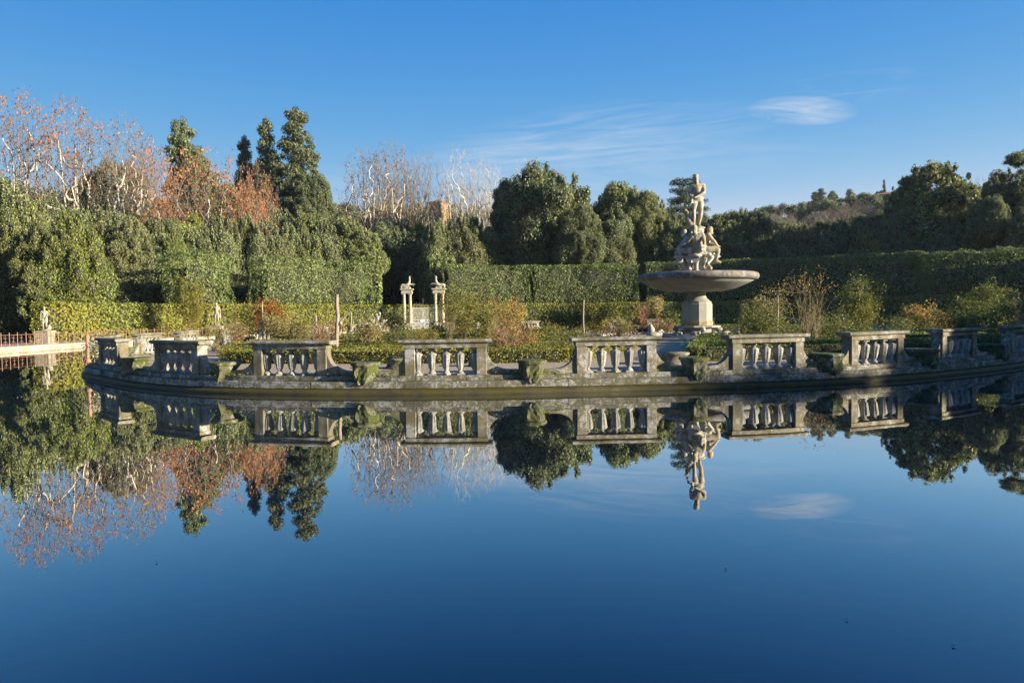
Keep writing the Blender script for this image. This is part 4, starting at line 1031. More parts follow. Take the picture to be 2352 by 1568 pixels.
# turtles / marine beasts carved round the foot
for k, (a, s) in enumerate(((250, 1.), (285, .8), (222, .7), (310, .75))):
    mb = MB(); mb.ico((0, 0, .10), .22, (1.5, .9, .6), 2); mb.ico((.33, 0, .12), .10, (1.2, .9, .9)); mb.ico((.18, .2, .04), .08, (1.4, .8, .5)); mb.ico((-.18, .2, .04), .08, (1.4, .8, .5)); mb.ico((.18, -.2, .04), .08, (1.4, .8, .5)); mb.ico((-.18, -.2, .04), .08, (1.4, .8, .5)); mb.tube([(-.3, 0, .08), (-.45, .05, .05), (-.55, 0, .1)], [.06, .04, .02], 6)
    mb.build('carved_beast', M['marble'], f, loc=(2.12*math.cos(R(a)), 2.12*math.sin(R(a)), .18), rz=R(a+70))
mb = MB(); mb.lathe([(0, .722), (.97, .722), (.99, .76), (.99, .98), (.96, 1.0), (.96, 1.002), (0, 1.002)], 12, sm=False); mb.build('band', M['drumbrown'], f, rz=R(22.5))
mb = MB(); mb.lathe([(0, 1.004), (.95, 1.004), (.95, 2.08), (.90, 2.12), (.90, 2.22), (.84, 2.24), (0, 2.24)], 12, sm=False); mb.build('drum', M['drum'], f, rz=R(22.5))
mb = MB(); mb.lathe([(0, 2.242), (.84, 2.242), (.80, 2.28), (.62, 2.44), (.54, 2.60), (.53, 2.70), (.58, 2.80), (.66, 2.88), (0, 2.88)], 48); mb.build('neck', M['granite'], f)
mb = MB(); mb.lathe([(0, 2.86), (.72, 2.862), (1.75, 2.90), (2.35, 3.04), (3.05, 3.33), (3.50, 3.55), (3.50, 3.60), (3.35, 3.62), (2.6, 3.55), (1.2, 3.42), (0, 3.40)], 96); mb.build('bowl', M['granite'], f)
mb = MB(); prof = [(3.38, 3.56), (3.55, 3.545), (3.68, 3.60), (3.75, 3.72), (3.74, 3.86), (3.66, 3.97), (3.52, 4.01), (3.38, 3.97), (3.30, 3.80), (3.33, 3.62)]
rings = [[(r*math.cos(2*PI*j/96), r*math.sin(2*PI*j/96), z) for r, z in prof] for j in range(97)]
mb.loft(rings, cap=False, sm=True); mb.build('rim', M['graniterim'], f)
# water-stained core inside the bowl and carved pedestal
mb = MB()
mb.bbox(-.62, .62, -.62, .62, 3.3, 4.05, .05); mb.bbox(-.55, .55, -.55, .55, 4.055, 4.25, .03); mb.bbox(-.42, .42, -.42, .42, 4.255, 5.15, .05); mb.bbox(-.50, .50, -.50, .50, 5.155, 5.30, .03)
mb.bbox(-.50, .50, -.50, .50, 5.305, 6.2, .12); mb.bbox(-.38, .38, -.38, .38, 6.15, 6.90, .14); mb.ico((0, 0, 6.0), .62, (1, 1, 1.1), 2); mb.ico((0, 0, 6.75), .42, (1.1, 1.1, .5), 2)
for sx in (-1, 1):
    for sy in (-1, 1):
        mb.tube([(sx*.40, sy*.40, 4.1), (sx*.62, sy*.62, 4.3), (sx*.55, sy*.55, 4.65), (sx*.70, sy*.70, 4.95), (sx*.60, sy*.60, 5.2)], [.14, .16, .12, .20, .16], 8)
        mb.ico((sx*.72, sy*.72, 5.0), .17); mb.ico((sx*.66, sy*.66, 4.3), .15)
mb.build('pedestal', M['marble'], f)
for a in (0, 180, 250):
    mb = MB(); rr = []
    for i, (x, z, r) in enumerate([(.55, 4.15, .12), (.70, 4.35, .15), (.78, 4.60, .16), (.98, 4.80, .24), (1.25, 4.92, .32)]): rr.append((x, z, r))
    mb.tube([(x, 0, z) for x, z, r in rr], [r for x, z, r in rr], 10); mb.ico((1.02, 0, 5.08), .42, (1.15, 1, .32), 2)
    mb.build('shell_seat', M['marble'], f, rz=R(a))
S_ = 1.92
J = standing(pel=(.03, 0, .97, .13), che=(.01, .01, 1.30, .165), bel=(.035, 0, 1.11, .13), nec=(-.02, -.01, 1.47, .075), hd0=(-.035, -.03, 1.56, .085), hd1=(-.045, -.04, 1.665, .098),
   Rsh=(.21, 0, 1.40, .080), Rel=(.20, -.16, 1.14, .056), Rwr=(-.06, -.24, 1.00, .038), Lsh=(-.18, .02, 1.40, .076), Lel=(-.23, 0, 1.13, .052), Lwr=(-.20, -.12, .92, .036),
   Rhi=(.12, 0, .88, .112), Rkn=(.12, -.03, .50, .075), Ran=(.07, .03, .10, .046), Rto=(.09, -.12, .04, .04), Lhi=(-.08, -.02, .88, .10), Lkn=(-.14, -.14, .52, .066), Lan=(-.10, -.02, .10, .045), Lto=(-.14, -.16, .04, .04))
E = list(BE); hands(J, E, 'R', 'Rwr', 0, (-.09, -.02, -.04)); hands(J, E, 'L', 'Lwr', 0, (-.02, -.03, -.09))
bl_ = face((-.045, -.045, 1.65), beard=True)+[((-.045+.07*math.cos(q*.9), -.03+.07*math.sin(q*.9), 1.735), .042, (1, 1, .8)) for q in range(7)]+[((-.045, -.13, 1.56), .05, (1.1, .8, 1.5)), ((.01, .02, 1.40), .15, (1.25, .75, .6)), ((.16, .02, 1.0), .09, (1, 1.2, .7)), ((.02, -.03, .95), .09, (1.5, .9, .6)), ((.16, .06, .85), .08, (.8, .8, 2.4)), ((0, .02, .02), .2, (1.5, 1.2, .3))]
for i in range(9):   # dolphin curling up beside the leg
    t = i/8; bl_.append(((-.16-.20*math.sin(t*2.2), .02-.08*t, .08+.74*t), .105-.05*t+.02*math.sin(t*6), (1, 1, 1.1)))
bl_ += [((-.33, -.06, .50), .09, (1, 1.1, .9)), ((-.40, -.1, .58), .05, (1.5, 1, .6)), ((-.22, -.05, .88), .05, (1.6, .6, .8))]
mobj('standing_statue', fig_mesh('standing statue', J, E, bl_, [M['marblewarm']], .022), f, (0, 0, 6.86), 0, (S_,)*3)
def seated(look, arms, beard):
    J = dict(pel=(0, 0, .12, .14), bel=(0, -.02, .28, .125), che=(0, -.09, .50, .155), nec=(look*.02, -.17, .66, .062), hd0=(look*.04, -.22, .74, .075), hd1=(look*.05, -.24, .84, .086),
       Rsh=(.20, -.10, .60, .076), Lsh=(-.20, -.10, .60, .076), Rhi=(.10, -.03, .10, .11), Lhi=(-.10, -.03, .10, .11), Rkn=(.20, -.50, .20, .072), Ran=(.10, -.32, -.12, .048), Rto=(.12, -.46, -.16, .040), Lkn=(-.18, -.46, .10, .072), Lan=(-.12, -.40, -.30, .048), Lto=(-.12, -.55, -.34, .04))
    if arms == 0: J.update(Rel=(.30, -.26, .40, .052), Rwr=(.20, -.46, .30, .036), Lel=(-.26, -.30, .38, .052), Lwr=(-.06, -.46, .26, .036))
    else: J.update(Rel=(.28, -.20, .34, .052), Rwr=(.30, -.40, .20, .036), Lel=(-.30, -.22, .38, .052), Lwr=(-.12, -.36, .54, .036))
    E = list(BE); hands(J, E, 'R', 'Rwr', 0, (0, -.08, -.05)); hands(J, E, 'L', 'Lwr', 0, (.03, -.08, -.03))
    b = face((look*.05, -.24, .83), beard=beard)+[((0, -.02, .02), .2, (1.2, 1.1, .5)), ((0, -.25, .12), .10, (1.6, 1.3, .5))]
    if arms: b += [((.22, -.44, .10), .11, (1, 1.2, 1)), ((.22, -.56, .06), .06, (1, 1.3, 1))]
    J = {k: (*v[:3], v[3]*(1.16 if v[3] > .03 else 1.2)) for k, v in J.items()}
    return fig_mesh('seated statue', J, E, b, [M['marblewarm']], .024)
SM0 = seated(1, 0, True); SM1 = seated(-1, 1, True)
mobj('seated_statue', SM0, f, (.42, -.05, 5.30), R(90), (1.78,)*3)
mobj('seated_statue', SM1, f, (-.12, -.40, 5.28), R(-22), (1.82,)*3)
sm2 = SM0.copy(); sm2.materials.clear(); sm2.materials.append(M['marble'])
mobj('seated_statue', sm2, f, (-.42, 0, 5.20), R(-90), (1.72,)*3)
# small child figure between the river gods
J = standing(Rel=(.24, -.10, 1.20, .05), Rwr=(.12, -.22, 1.25, .035)); J = {k: (*v[:3], v[3]*1.3) for k, v in J.items()}
mobj('child_statue', fig_mesh('child statue', J, list(BE), face((0, -.015, 1.66)), [M['marble']], .04), f, (-.42, -.30, 5.55), R(-30), (.62,)*3)

# kerb ring and garden stones round the fountain
mb = MB(); prof = [(6.6, 0), (6.95, 0), (6.95, .13), (6.90, .16), (6.65, .16), (6.6, .13)]
rings = [[(r*math.cos(2*PI*j/72), r*math.sin(2*PI*j/72), z) for r, z in prof] for j in range(73)]
mb.loft(rings, cap=False); o = mb.build('kerb', M['drum'], loc=(FX, FY, .42)); tag(o, 'round stone kerb encircling the great fountain', 'kerb')
def rock_sculpt(px, D, s, label, z=.42, rz=0.):
    p = at(px, 760, D=D); mb = MB(); mb.ico((0, 0, .18), .3, (1.4, .9, .6), 2); mb.ico((-.1, 0, .45), .2, (1, .9, 1.2), 2); mb.ico((-.14, -.03, .68), .12, (1, 1, 1)); mb.ico((.35, 0, .22), .17, (1.2, .9, 1)); mb.tube([(.3, 0, .3), (.5, 0, .42), (.6, 0, .3)], [.1, .07, .04], 6)
    o = mb.build('stone_sculpture', M['marble'], loc=(p.x, p.y, z), rz=rz, scale=(s, s, s)); tag(o, label, 'stone sculpture', 'small crouching stone beasts'); return o
rock_sculpt(1500, 38.5, 1.0, 'small crouching stone beast on the kerb left of the fountain', .58)
rock_sculpt(1692, 41, .7, 'small crouching stone beast on the kerb right of the fountain', .58, 2.5)

# round stone bases standing on the gravel
def round_base(px, D, s, label, mat='rim'):
    p = at(px, 800, D=D); mb = MB(); mb.lathe([(0, 0), (.52, 0), (.52, .05), (.47, .10), (.42, .22), (.40, .30), (.45, .33), (.47, .37), (.45, .40), (0, .40)], 28)
    o = mb.build('round_plinth', M[mat], loc=(p.x, p.y, .42), scale=(s, s, s*.9)); tag(o, label, 'plinth', 'round stone bases on the gravel')
round_base(1549, 20.9, .98, 'pale round stone base on the gravel by the path opening')
round_base(917, 20.6, .85, 'mossy round stone base behind the left pier of the middle panel', 'mossy')
round_base(1100, 21.0, .7, 'mossy round stone base seen between the balusters of the middle panel', 'mossy')

# ------------------------------------------------------------------ island beds
def bedrow(pts, w, h, seed, label, mat='box', dens=480, size=.06):
    hedge('box_hedge', pts, w, .42, .42+h, M[mat], dens, size, seed, label, 'box hedge', 'clipped box hedges of the island garden', lump=.035, lsc=3., jit=.8, topn=.04)
def arcrow(x0, x1, D, curv=.012, xc=1.5): return [(x, D+(x-xc)**2*curv) for x in np.linspace(x0, x1, 14)]
def pathL(y): return 1.9+(y-22)*.40
def pathR(y): return 5.9+(y-22)*.31
rowsL = [(22.4, .45, 'box'), (24.4, .42, 'box'), (26.3, .42, 'box'), (28.6, .42, 'box'), (31.4, .45, 'box'), (34.5, .45, 'box'), (38, .5, 'box'), (42.5, .5, 'box'), (47.5, .5, 'box'), (53, .5, 'box')]
for i, (D, h, mt) in enumerate(rowsL):
    x0 = [-10.2, -11.2, -12.2, -12.8, -13.3, -13.6, -13.4, -12.8, -11.5, -9][i]; x1 = min(pathL(D)-.2, 7.6 if D > 30 else 99, 4.0 if D > 36 else 99, 4.2)
    bedrow(arcrow(x0, x1, D, .012 if D < 30 else .004), .5 if i < 3 else .6, h, 200+i, f'long box hedge row left of the gravel path, {ordn(i)} back from the near balustrade', mt, 520 if D < 30 else 260, .058 if D < 30 else .085)
for i, (D, h) in enumerate([(22.0, .45), (24.6, .42), (27., .42), (29.6, .45), (33, .45), (36.3, .45), (52, .5), (57, .5)]):
    xa = pathR(D) if D < 40 else 9; xb = [19.5, 21.5, 23, 26, 27, 28, 26, 22][i]
    pts = [(x, D+(x-5)**2*(.020 if D < 28 else .004)) for x in np.linspace(xa, xb, 12)]
    bedrow(pts, .55, h, 230+i, f'long box hedge row right of the gravel path, {ordn(i)} back from the near balustrade', 'boxd', 520 if D < 30 else 260, .058 if D < 30 else .085)
bedrow([(pathL(22.6), 22.6), (pathL(28), 28.), (pathL(34), 34)], .5, .43, 260, 'box hedge edging the left side of the gravel path', 'box')
bedrow([(pathR(22.2), 22.3), (pathR(27), 27.), (pathR(36), 36)], .55, .44, 261, 'box hedge edging the right side of the gravel path', 'boxd')
for i, (x0, y0, x1, y1) in enumerate([(-6, 23.2, -4.5, 34), (-2, 22.8, -.8, 34), (-10, 24.5, -8, 38), (12, 23.6, 15, 34), (17, 26, 20, 36)]):
    bedrow([(x0, y0), (x1, y1)], .45, .40, 270+i, f'short box hedge crossing the rows from front to back, {ordn(i)} from the left', 'boxd' if i > 2 else 'box')
def sheet(name, pts, z, mat):
    V = [(p[0], p[1], z) for p in pts]; me = bpy.data.meshes.new(name); me.from_pydata(V, [], [tuple(range(len(V)))]); me.materials.append(mat); me.update(); return tag(mobj(name, me), kind='structure')
sheet('soil', [(-10.4, 24.2), (-6, 23.0), (-1, 22.6), (1.9, 22.6), (8.0, 37), (4, 56), (-6, 54), (-12.5, 46), (-13.5, 34)], .424, M['soil'])
sheet('soil', [(6.1, 22.2), (12, 23.2), (19.5, 26.4), (27, 36), (28, 52), (19, 58), (18, 38), (10.4, 36)], .424, M['soil'])
# grass tuft
rng = np.random.default_rng(5); n = 500; p = at(1655, 795, D=26.5)
P_ = np.column_stack([rng.normal(0, .55, n), rng.normal(0, .4, n), rng.uniform(.0, .35, n)]); V, F = cards(P_, rng.normal(0, 1, (n, 3))*[1, 1, .1], .30, rng, aspect=.12, jit=.1, up=(0, 0, 4))
o = mobj('grass', mesh_np('grass', V, F, M['grassy']), None, (p.x, p.y, .45)); tag(o, 'bright green tuft of grass-like leaves behind the corner hedge', 'grass', kind='stuff')

# ------------------------------------------------------------------ rose bushes, canes, stakes
def bush(px, ytop, w, D, style, leaf, label, stem='cane', z0=.42, seed=0, dens=1., name='rose_bush', cat_='rose bush', group='rose bushes in the island beds', lsize=None):
    rng = np.random.default_rng(int(px)*7+seed); p = at(px, ytop, D=D); H = max(.4, p.z-z0); W = w*D/1568.*1.05
    segs = []; tips = []
    ns = {'round': 16, 'arch': 26, 'cane': 26, 'tree': 14, 'low': 24}[style]
    for i in range(ns):
        a = rng.uniform(0, 2*PI); q = rng.uniform(0, .12)*W; b = np.array([q*math.cos(a), q*math.sin(a), 0.]); rw = W*.5*rng.uniform(.25, 1.)
        hh = H*rng.uniform(.65, 1.0)*(1 if style != 'arch' else rng.choice([1, .8, .6])); N_ = 8; prev = b
        if style == 'tree': b = np.array([0, 0, H*.45]); prev = b
        off = rng.normal(0, .04*W, (N_+1, 3))
        for k in range(1, N_+1):
            t = k/N_
            if style == 'cane': xy = rw*t**1.3; z = hh*t
            elif style == 'arch': xy = rw*t; z = hh*math.sin(t*2.15)/math.sin(PI/2) if t*2.15 > PI/2 else hh*math.sin(t*2.15)
            elif style == 'tree': xy = rw*t; z = H*.45+(hh-H*.45)*math.sin(t*1.9)
            else: xy = rw*math.sin(t*1.57); z = hh*t
            c = np.array([xy*math.cos(a+.5*t), xy*math.sin(a+.5*t), z])+off[k]*.5
            r0 = .012*(1.25-t); segs.append((prev, c, max(r0, .005), max(r0*.85, .004))); prev = c
            if t > .3: tips.append(c)
            if t > .3 and rng.random() < .6:
                e = c+rng.normal(0, .16, 3)*max(.5, H*.5)+[0, 0, .05]; segs.append((c, e, .006, .004)); tips.append(e); tips.append(e)
    if style == 'tree': segs = [(np.array([0, 0, 0.]), np.array([.02, 0, H*.48]), .04, .03)]+segs
    T = np.array(tips)
    n = int({'round': 2700, 'arch': 2300, 'cane': 110, 'tree': 2000, 'low': 1500}[style]*dens*max(.5, min(2.2, W*H/3.)))
    if style == 'cane': T = T[T[:, 2] > H*.75] if (T[:, 2] > H*.75).sum() > 5 else T
    idx = rng.choice(len(T), n); L = T[idx]+rng.normal(0, .10+.035*W, (n, 3)); L[:, 2] = np.maximum(L[:, 2], .03)
    if style in ('round', 'tree', 'arch'):
        keep = vnoise(L, 2.2/max(.5, W*.5), int(px)) > .30; L = L[keep]
    sz = lsize or max(.065, D*.0022)
    t = empty(name, (p.x, p.y, z0)); V, F = tubes(segs, 3)
    mobj('stems', mesh_np('stems', V, F, M[stem]), t); V, F = cards(L, rng.normal(0, 1, L.shape), sz, rng, aspect=.7); mobj('leaves', mesh_np('leaves', V, F, M[leaf]), t)
    return tag(t, label, cat_, group)
for args in [
 (590, 700, 150, 45, 'round', 'rose', 'broad bush with red-tipped top behind the third near panel'), (612, 690, 70, 44.5, 'arch', 'rosered', 'dark red leafy spray beside the leftmost stake'),
 (640, 725, 90, 40, 'round', 'rosepale', 'pale cream-leaved bush above the third near panel'), (690, 735, 80, 38, 'arch', 'rose', 'yellow-green bush right of the cream-leaved bush'), (545, 738, 60, 38, 'low', 'rosepale', 'pinkish low rose stems left of the third near panel', 'canered'),
 (845, 738, 80, 31, 'arch', 'rosepale', 'pale feathery bush right of the rough trunk'), (742, 738, 70, 29, 'low', 'rosedull', 'reddish twisted rose at the foot of the rough trunk', 'canered'),
 (912, 712, 46, 36, 'round', 'rosegreen', 'green rose with a red tip left of the goat gate'), (925, 755, 80, 29, 'low', 'rosegreen', 'low green rose in front of the goat gate'), (980, 750, 70, 30, 'low', 'rose', 'low yellowish rose in front of the iron gate'),
 (1060, 668, 110, 34, 'arch', 'rose', 'tall yellow-green bush with arching shoots right of the goat gate'), (1030, 700, 60, 33, 'cane', 'rose', 'thin upright canes at the right goat column'), (1118, 690, 80, 31, 'arch', 'rose', 'arching yellow-green bush, second right of the goat gate'), (1172, 690, 80, 37, 'round', 'roseorange', 'rounded bush turning orange on its right side'),
 (1165, 748, 90, 26, 'low', 'rosedull', 'nearly bare reddish twiggy rose above the gap right of the middle panel', 'canered'), (1215, 758, 50, 28, 'low', 'roseorange', 'small orange-leaved rose right of the rounded orange bush'),
 (1275, 712, 80, 45, 'round', 'rosegreen', 'green bush draped left of the thin middle stake'), (1315, 700, 80, 47, 'arch', 'rose', 'yellow vine on supports left of the thin middle stake'), (1378, 705, 70, 45, 'round', 'rose', 'yellow-green bush right of the thin middle stake'), (1290, 755, 100, 30, 'low', 'rosegreen', 'low tangle of rose stems above the box hedge before the sunlit panel'), (1420, 745, 80, 38, 'low', 'rosedull', 'low reddish rose left of the red canes', 'canered'),
 (1474, 692, 44, 50, 'cane', 'rosepale', 'fan of thin red canes left of the fountain', 'canered'), (1508, 688, 52, 51, 'tree', 'rosepale', 'small standard tree with a pinkish flat crown left of the fountain', 'canered'), (1541, 716, 40, 51, 'arch', 'rosegreen', 'sparse dark shrub between the standard tree and the fountain drum'), (1522, 738, 70, 49, 'low', 'rosedull', 'low pink-stemmed roses under the small standard tree', 'canered'),
 (1755, 670, 90, 34, 'round', 'rosepale', 'golden-topped bush right of the fountain'), (1745, 712, 110, 31, 'arch', 'rosegreen', 'grey-green shrub under the golden-topped bush'), (1850, 628, 120, 30, 'cane', 'roseorange', 'tall bare canes with a few orange leaf tips right of the fountain'), (1872, 690, 60, 29, 'cane', 'rose', 'shorter bare canes beside the tall ones'), (1800, 735, 80, 28, 'low', 'rosegreen', 'dark low shrub behind the panel below the fountain'),
 (1982, 648, 120, 37, 'tree', 'rosegreen', 'round-headed yellow-green tree rose on the right'), (1978, 690, 90, 36.5, 'round', 'rose', 'bright yellow lower growth of the round-headed tree rose'), (1905, 722, 150, 34, 'low', 'rosegreen', 'wide low shrub left of the round-headed tree rose'), (2050, 730, 110, 33, 'low', 'rosegreen', 'dark low shrub right of the round-headed tree rose'),
 (2118, 706, 80, 43, 'round', 'roseorange', 'glowing orange bush above the far panel on the right'), (2165, 722, 60, 41, 'low', 'roseorange', 'smaller orange-green bush right of the glowing one'), (2252, 665, 130, 38, 'tree', 'rosegreen', 'large green tree rose near the right edge'), (2245, 700, 150, 36, 'round', 'rosegreen', 'dark green lower growth of the large tree rose near the right edge'), (2332, 682, 36, 36, 'cane', 'rosepale', 'thin shoot with pale leaf clusters at the right edge'), (2340, 722, 110, 30, 'low', 'rosegreen', 'dark tangled rose at the right edge'), (1950, 745, 120, 27, 'low', 'rosegreen', 'dark creeping rose over the box rows on the right')]:
    a = args[:7]; bush(*a, **({'stem': args[7]} if len(args) > 7 else {}))
fr_ = random.Random(4)
for i in range(14):
    px = 500+i*70+fr_.uniform(-20, 20); D = fr_.choice([33, 36, 40, 45, 50]); bush(px, fr_.uniform(718, 750), fr_.uniform(45, 85), D, fr_.choice(['round', 'arch', 'low', 'arch']), fr_.choice(['rose', 'rosepale', 'rose', 'rosegreen', 'rosedull']), f'small rose bush among the box rows, {ordn(i)} of these small ones from the left', group='small rose bushes among the box rows', seed=i, dens=.45)
for i in range(5):
    px = 1720+i*130+fr_.uniform(-20, 20); D = fr_.choice([33, 36, 40]); bush(px, fr_.uniform(722, 748), fr_.uniform(60, 110), D, fr_.choice(['round', 'arch', 'low']), 'rosegreen', f'small dark rose bush right of the fountain, {ordn(i)} of these from the fountain', group='small rose bushes right of the fountain', seed=i, dens=.6)
bush(222, 782, 42, 24.9, 'low', 'variegated', 'pale variegated shrub draped over the left tip of the island', name='shrub', cat_='shrub', group=None, dens=1.6)
bush(232, 762, 60, 40, 'low', 'roseorange', 'orange weeds growing on the bank left of the first panel', z0=.31, name='shrub', cat_='shrub', group=None)
bush(440, 640, 60, 60, 'round', 'rose', 'yellow-leaved bush above the low hedge beside the dark hollow', z0=.3, name='shrub', cat_='shrub', group=None)
def stake(px, y0, D, r, label, rough=False, z0=.42):
    p = at(px, y0, D=D); H = p.z-z0; mb = MB(); rng = random.Random(px)
    pts = [(rng.uniform(-1, 1)*.01*H+(-.03*H*(1-k/6) if rough else 0), 0, H*k/6) for k in range(7)]; mb.tube(pts, [r*(1.1-.15*k/6) for k in range(7)], 8)
    if rough:
        mb.tube([(-.05, -.02, .3), (-.32, -.05, .55), (-.25, -.03, .75), (.10, 0, .95), (.12, 0, 1.3)], [.05, .05, .05, .045, .03], 7)
        mb.tube([(0, 0, 1.25), (.16, 0, 1.45), (.32, 0, 1.62), (.50, 0, 1.78)], [.05, .04, .03, .02], 6); mb.ico((.10, 0, 1.32), .09, (1, 1, 1.2))
    o = mb.build('tree_stump' if rough else 'wooden_stake', M['canered' if rough == 2 else 'wood'], loc=(p.x, p.y, z0)); tag(o, label, 'stump' if rough else 'stake', None if rough else 'wooden stakes in the rose beds')
stake(602, 692, 40, .045, 'pale wooden stake above the third near panel'); stake(775, 676, 27, .075, 'rough upright trunk with a curled vine and side branch', True)
stake(1340, 688, 42, .05, 'thin stake among yellow leaves in the middle'); stake(1786, 677, 31, .045, 'stake in the golden-topped bush right of the fountain')
stake(725, 722, 44, .05, 'short stake left of the rough trunk'); stake(806, 716, 60, .06, 'grey pole in front of the dark avenue'); 

# ------------------------------------------------------------------ goat gate and harpy fountain
GD = 82.
def goat_mesh(flip):
    s = 1
    J = dict(b0=(-.55, 0, .42, .20), b1=(-.2, 0, .40, .20), b2=(.15, 0, .50, .22), n0=(.30, 0, .80, .15), n1=(.36, 0, 1.10, .11), h0=(.34, 0, 1.32, .11), h1=(.20, 0, 1.28, .06),
      f1=(.45, .12, .55, .07), f2=(.72, .12, .62, .05), f3=(.98, .12, .50, .04), g1=(.42, -.12, .50, .07), g2=(.66, -.12, .50, .05), g3=(.86, -.12, .36, .04), k1=(-.70, .12, .22, .09), k2=(-.60, .12, .05, .06), l1=(-.70, -.12, .22, .09), l2=(-.60, -.12, .05, .06), t=(-.85, 0, .40, .05),
      c1=(.30, .06, 1.45, .035), c2=(.48, .08, 1.46, .03), c3=(.56, .08, 1.34, .02), d1=(.30, -.06, 1.45, .035), d2=(.48, -.08, 1.46, .03), d3=(.56, -.08, 1.34, .02))
    E = [('b1', 'b0'), ('b1', 'b2'), ('b2', 'n0'), ('n0', 'n1'), ('n1', 'h0'), ('h0', 'h1'), ('b2', 'f1'), ('f1', 'f2'), ('f2', 'f3'), ('b2', 'g1'), ('g1', 'g2'), ('g2', 'g3'), ('b0', 'k1'), ('k1', 'k2'), ('b0', 'l1'), ('l1', 'l2'), ('b0', 't'), ('h0', 'c1'), ('c1', 'c2'), ('c2', 'c3'), ('h0', 'd1'), ('d1', 'd2'), ('d2', 'd3')]
    return fig_mesh('goat statue', {k: J[k] for k in (['b1']+[k for k in J if k != 'b1'])}, E, [((-.1, 0, .12), .2, (2.2, .9, .6)), ((.3, 0, .12), .18, (1.2, .9, .8))], [M['limestone']], .035)
GM = goat_mesh(0)
colm = MB(); colm.bbox(-.27, .27, -.27, .27, 0, .18, .02); colm.lathe([(.25, .18), (.27, .22), (.25, .28), (.205, .33), (.205, .34), (.20, 1.8), (.175, 3.86), (.20, 3.90), (.20, 3.95), (.25, 4.02), (.26, 4.06)], 24); colm.bbox(-.27, .27, -.27, .27, 4.06, 4.14, .02)
CM_ = colm.mesh('column', M['limestone'])
for gi, (pxs, lb) in enumerate((((928.5, 942.5), 'pair of stone columns with a stone goat on top, left side of the iron gate'), ((1000.5, 1017), 'pair of stone columns with a stone goat on top, right side of the iron gate'))):
    xs = [at(q, 715, D=GD).x for q in pxs]; xc = sum(xs)/2; hw = (xs[1]-xs[0])/2
    t = empty('gate_pillar', (xc, GD, .3)); tag(t, lb, 'gate pillar', 'goat-topped gate pillars'); t.scale = (1, 1, 1.06)
    for sx in (-1, 1): mobj('column', CM_, t, (sx*hw, 0, 0))
    mb = MB(); w = hw+.30; mb.bbox(-w, w, -.30, .30, 4.142, 4.34, .02); mb.bbox(-w+.04, w-.04, -.27, .27, 4.342, 4.52, .02); mb.bbox(-w-.12, w+.12, -.40, .40, 4.522, 4.66, .03); mb.build('entablature', M['limestone'], t)
    mobj('goat_statue', GM, t, (0, 0, 4.62), 0 if gi == 0 else PI, (.98,)*3)
xa = at(944.5, 715, D=GD).x; xb = at(998.5, 715, D=GD).x
t = empty('iron_gate', ((xa+xb)/2, GD+.1, .31)); tag(t, 'pale iron double gate with a scrolled crest between the goat pillars', 'gate'); hw = (xb-xa)/2-.12; t.scale = (1, 1, 1.1)
for sg in (-1, 1):
    mb = MB(); x0, x1 = sorted((sg*.04, sg*hw))
    for z in (.1, .75, 1.05, 2.35): mb.box(x0, x1, -.02, .02, z, z+.06)
    mb.box(x0, x0+.05, -.025, .025, .1, 2.41); mb.box(x1-.05, x1, -.025, .025, .1, 2.41)
    k = x0+.12
    while k < x1-.08: mb.tube([(k, 0, .1), (k, 0, 2.35)], .013, 5, cap=False); k += .11
    k = x0+.06
    while k < x1-.05: mb.tube([(k, 0, .16), (k, 0, .75)], .012, 4, cap=False); k += .055
    mb.build('gate_leaf', M['ironwhite'], t)
mb = MB()
def scroll(cx, cz, r, s): mb.tube([(cx+s*r*(1-q/14)*math.cos(q*.62), 0, cz+r*(1-q/14)*math.sin(q*.62)) for q in range(13)], .022, 5)
scroll(-.32, 2.68, .26, -1); scroll(.32, 2.68, .26, 1); scroll(-.85, 2.58, .17, -1); scroll(-.5, 2.56, .12, 1); scroll(.85, 2.58, .17, 1); scroll(.5, 2.56, .12, -1); scroll(-1.15, 2.52, .1, -1); scroll(1.15, 2.52, .1, 1)
mb.tube([(0, 0, 2.35), (0, 0, 3.3)], .03, 6); mb.ico((0, 0, 3.1), .09, (1.6, .5, .6)); mb.ico((0, 0, 3.32), .06, (1, 1, 2)); mb.tube([(-.8, 0, 2.4), (-.8, 0, 2.95)], .02, 5); mb.tube([(.8, 0, 2.4), (.8, 0, 2.95)], .02, 5); mb.ico((-.8, 0, 2.88), .07, (1.4, .6, .7)); mb.ico((.8, 0, 2.88), .07, (1.4, .6, .7))
mb.build('crest', M['irondark'], t)
mb = MB(); mb.bbox(-.35, -.02, -.05, -.02, .82, 1.1, .005); mb.bbox(.0, .20, -.05, -.02, .88, 1.08, .005); mb.build('notice_board', M['white'], t)
for px_, lb in ((936, 'red-brown side grille between the left goat columns'), (1009, 'red-brown side grille between the right goat columns')):
    p = at(px_, 715, D=GD+.15); mb = MB()
    for k in range(-2, 3): mb.tube([(k*.08, 0, 0), (k*.08, 0, 2.1-abs(k)*.08)], .014, 5)
    mb.box(-.22, .22, -.015, .015, 1.85, 1.9); mb.box(-.22, .22, -.015, .015, .1, .15); mb.ico((0, 0, 2.2), .07, (.7, .7, 1.6))
    o = mb.build('iron_grille', M['iron'], loc=(p.x, p.y, .31)); tag(o, lb, 'grille', 'side grilles of the goat gate')
